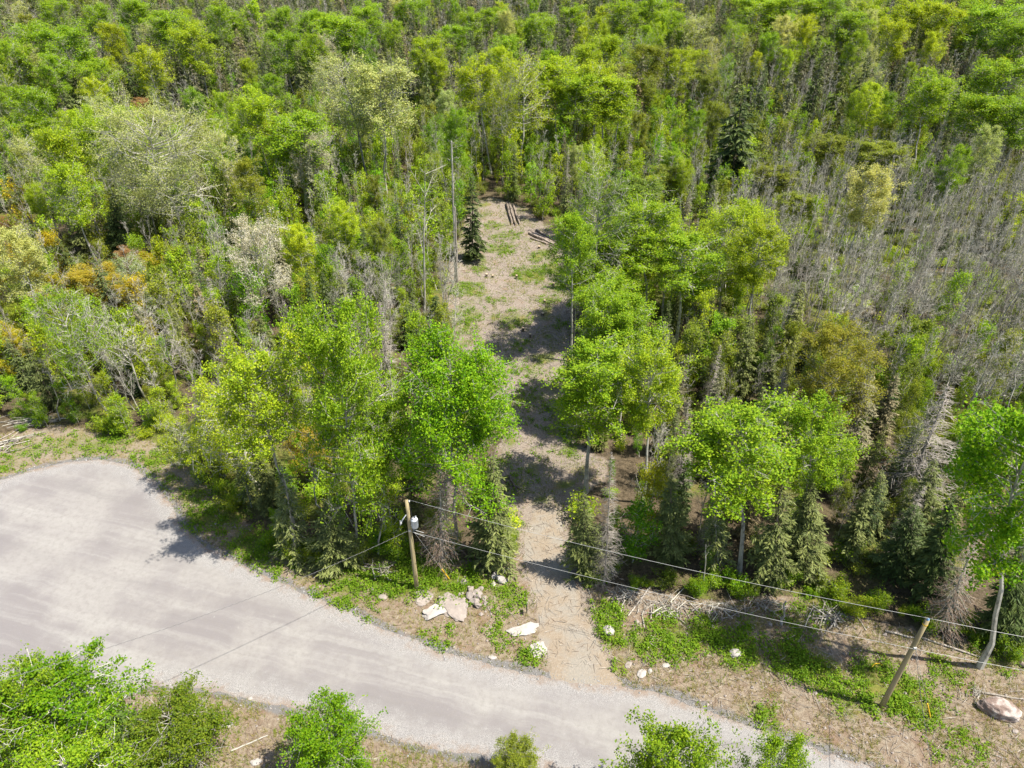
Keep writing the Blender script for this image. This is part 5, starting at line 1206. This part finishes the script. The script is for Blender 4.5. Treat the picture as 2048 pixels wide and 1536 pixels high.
# loose stones along the road edges and verge
def stones(name, X, smin, smax, mat, seed):
    r = np.random.default_rng(seed); m_ = len(X); s_ = r.uniform(smin, smax, m_) * (1 + (r.random(m_) > .96) * 1.2)
    O = np.array([[1, 0, 0], [-1, 0, 0], [0, 1, 0], [0, -1, 0], [0, 0, .7], [0, 0, -.7]], float)
    V = O[None] * s_[:, None, None] * r.uniform(.6, 1.2, (m_, 6, 1)); a = r.uniform(0, 6.28, m_); ca, sa_ = np.cos(a)[:, None], np.sin(a)[:, None]
    V = np.stack([V[..., 0] * ca - V[..., 1] * sa_, V[..., 0] * sa_ + V[..., 1] * ca, V[..., 2]], -1)
    V += np.stack([X[:, 0], X[:, 1], zg(X[:, 0], X[:, 1]) + s_ * .3 + .01], 1)[:, None]
    t = np.array([[0, 2, 4], [2, 1, 4], [1, 3, 4], [3, 0, 4], [2, 0, 5], [1, 2, 5], [3, 1, 5], [0, 3, 5]])
    b_ = MB(); b_.add(V.reshape(-1, 3), T=(t[None] + (np.arange(m_) * 6)[:, None, None]).reshape(-1, 3)); o_ = link(name, b_.mesh(name, [mat])); o_['kind'] = 'stuff'
OUT = rough_outline(ROAD_W, .03, .3, 5); OUT = OUT[np.abs(OUT[:, 0]) < 50]
X = OUT[r.integers(0, len(OUT), 7000)] + r.normal(0, .38, (7000, 2))
M_STONE = plain_mat('grey_gravel_stone', (0.28, 0.27, 0.265), .9, nscale=.9, var=.45, bump=0)
stones('road_edge_gravel', X, .02, .055, M_STONE, 8)
q = r.uniform(-1, 1, (5200, 2)) * [36, 22] + [0, 36]; q = q[(in_poly(q[:, 0], q[:, 1], VERGE_W) | in_poly(q[:, 0], q[:, 1], VERGE2_W) | in_poly(q[:, 0], q[:, 1], NEAR_W)) & filt(q[:, 0], q[:, 1])]
stones('verge_pebbles', q, .025, .12, M_ROCK, 9)
LM = [(903, 850, 'round vivid tree behind the pole'), (655, 770, 'tallest aspen near the transformer pole'), (440, 870, 'yellowish twiggy tree at the road bend'), (322, 700, 'bleached dead tree by the bank'),
      (118, 650, 'leaning green aspen by the grassy bank'), (495, 520, 'grey white catkin tree'), (300, 310, 'largest pale grey green tree'), (580, 300, 'aspen with a greyish neighbour'), (757, 200, 'pale straight trunked aspen'),
      (1045, 170, 'yellow aspen behind the log pile'), (1170, 200, 'lime clump behind the clearing'), (1481, 490, 'bright lime crown beside the thicket'), (1475, 280, 'tallest dark spruce'), (1860, 880, 'largest grey dead spruce'),
      (1495, 900, 'white trunked aspen behind the wires'), (1680, 730, 'olive gold maple'), (1192, 790, 'silver limbed aspen by the clearing'), (1250, 500, 'aspens by the upper clearing'), (905, 420, 'tallest grey snag'),
      (850, 480, 'forked dead aspen'), (188, 580, 'orange gold maple'), (2050, 900, 'leaning aspen at the border'), (1820, 1300, 'plain second pole'), (820, 1080, 'transformer pole'), (946, 440, 'lone spruce in the clearing'),
      (1220, 1020, 'silver dead spruce by the track'), (70, 840, 'long branch pile'), (463, 400, 'ragged grey green spruce'), (1980, 250, 'broad crown by the upper right border'), (51, 95, 'green aspens in the upper left corner'),
      (345, 65, 'broad green crown at upper left'), (690, 70, 'broad crown at top left of centre'), (1009, 100, 'small bright crown at top centre'), (1399, 60, 'pale crown at top right of centre'),
      (1870, 45, 'yellow topped aspens at upper right'), (1640, 45, 'bright crowns at the top right'), (1997, 60, 'big crown in the upper right corner'), (1950, 520, 'dense middle of the grey thicket'), (1650, 500, 'left half of the grey thicket')]
by = {}
for o, wd, px, py in IND:
    if px < -20: px = -20
    d2 = [((px - a) ** 2 + (py - b_) ** 2, a, b_, c_) for a, b_, c_ in LM]; q = min(d2)
    dx, dy = px - q[1], py - q[2]
    side = ('right of' if dx > 0 else 'left of') if abs(dx) > abs(dy) * .8 else ('behind' if dy < 0 else 'in front of')
    by.setdefault((wd, side, q[3]), []).append((q[0], o))
for (wd, side, lm), L_ in by.items():
    L_.sort(key=lambda v: v[0])
    for k, (_, o) in enumerate(L_):
        base_ = f'{wd} {side} the {lm}'
        o['label'] = base_ if len(L_) == 1 else (f'{ORD[k]} ' if k < 30 else 'farther ') + base_
print('objects', len(bpy.data.objects))
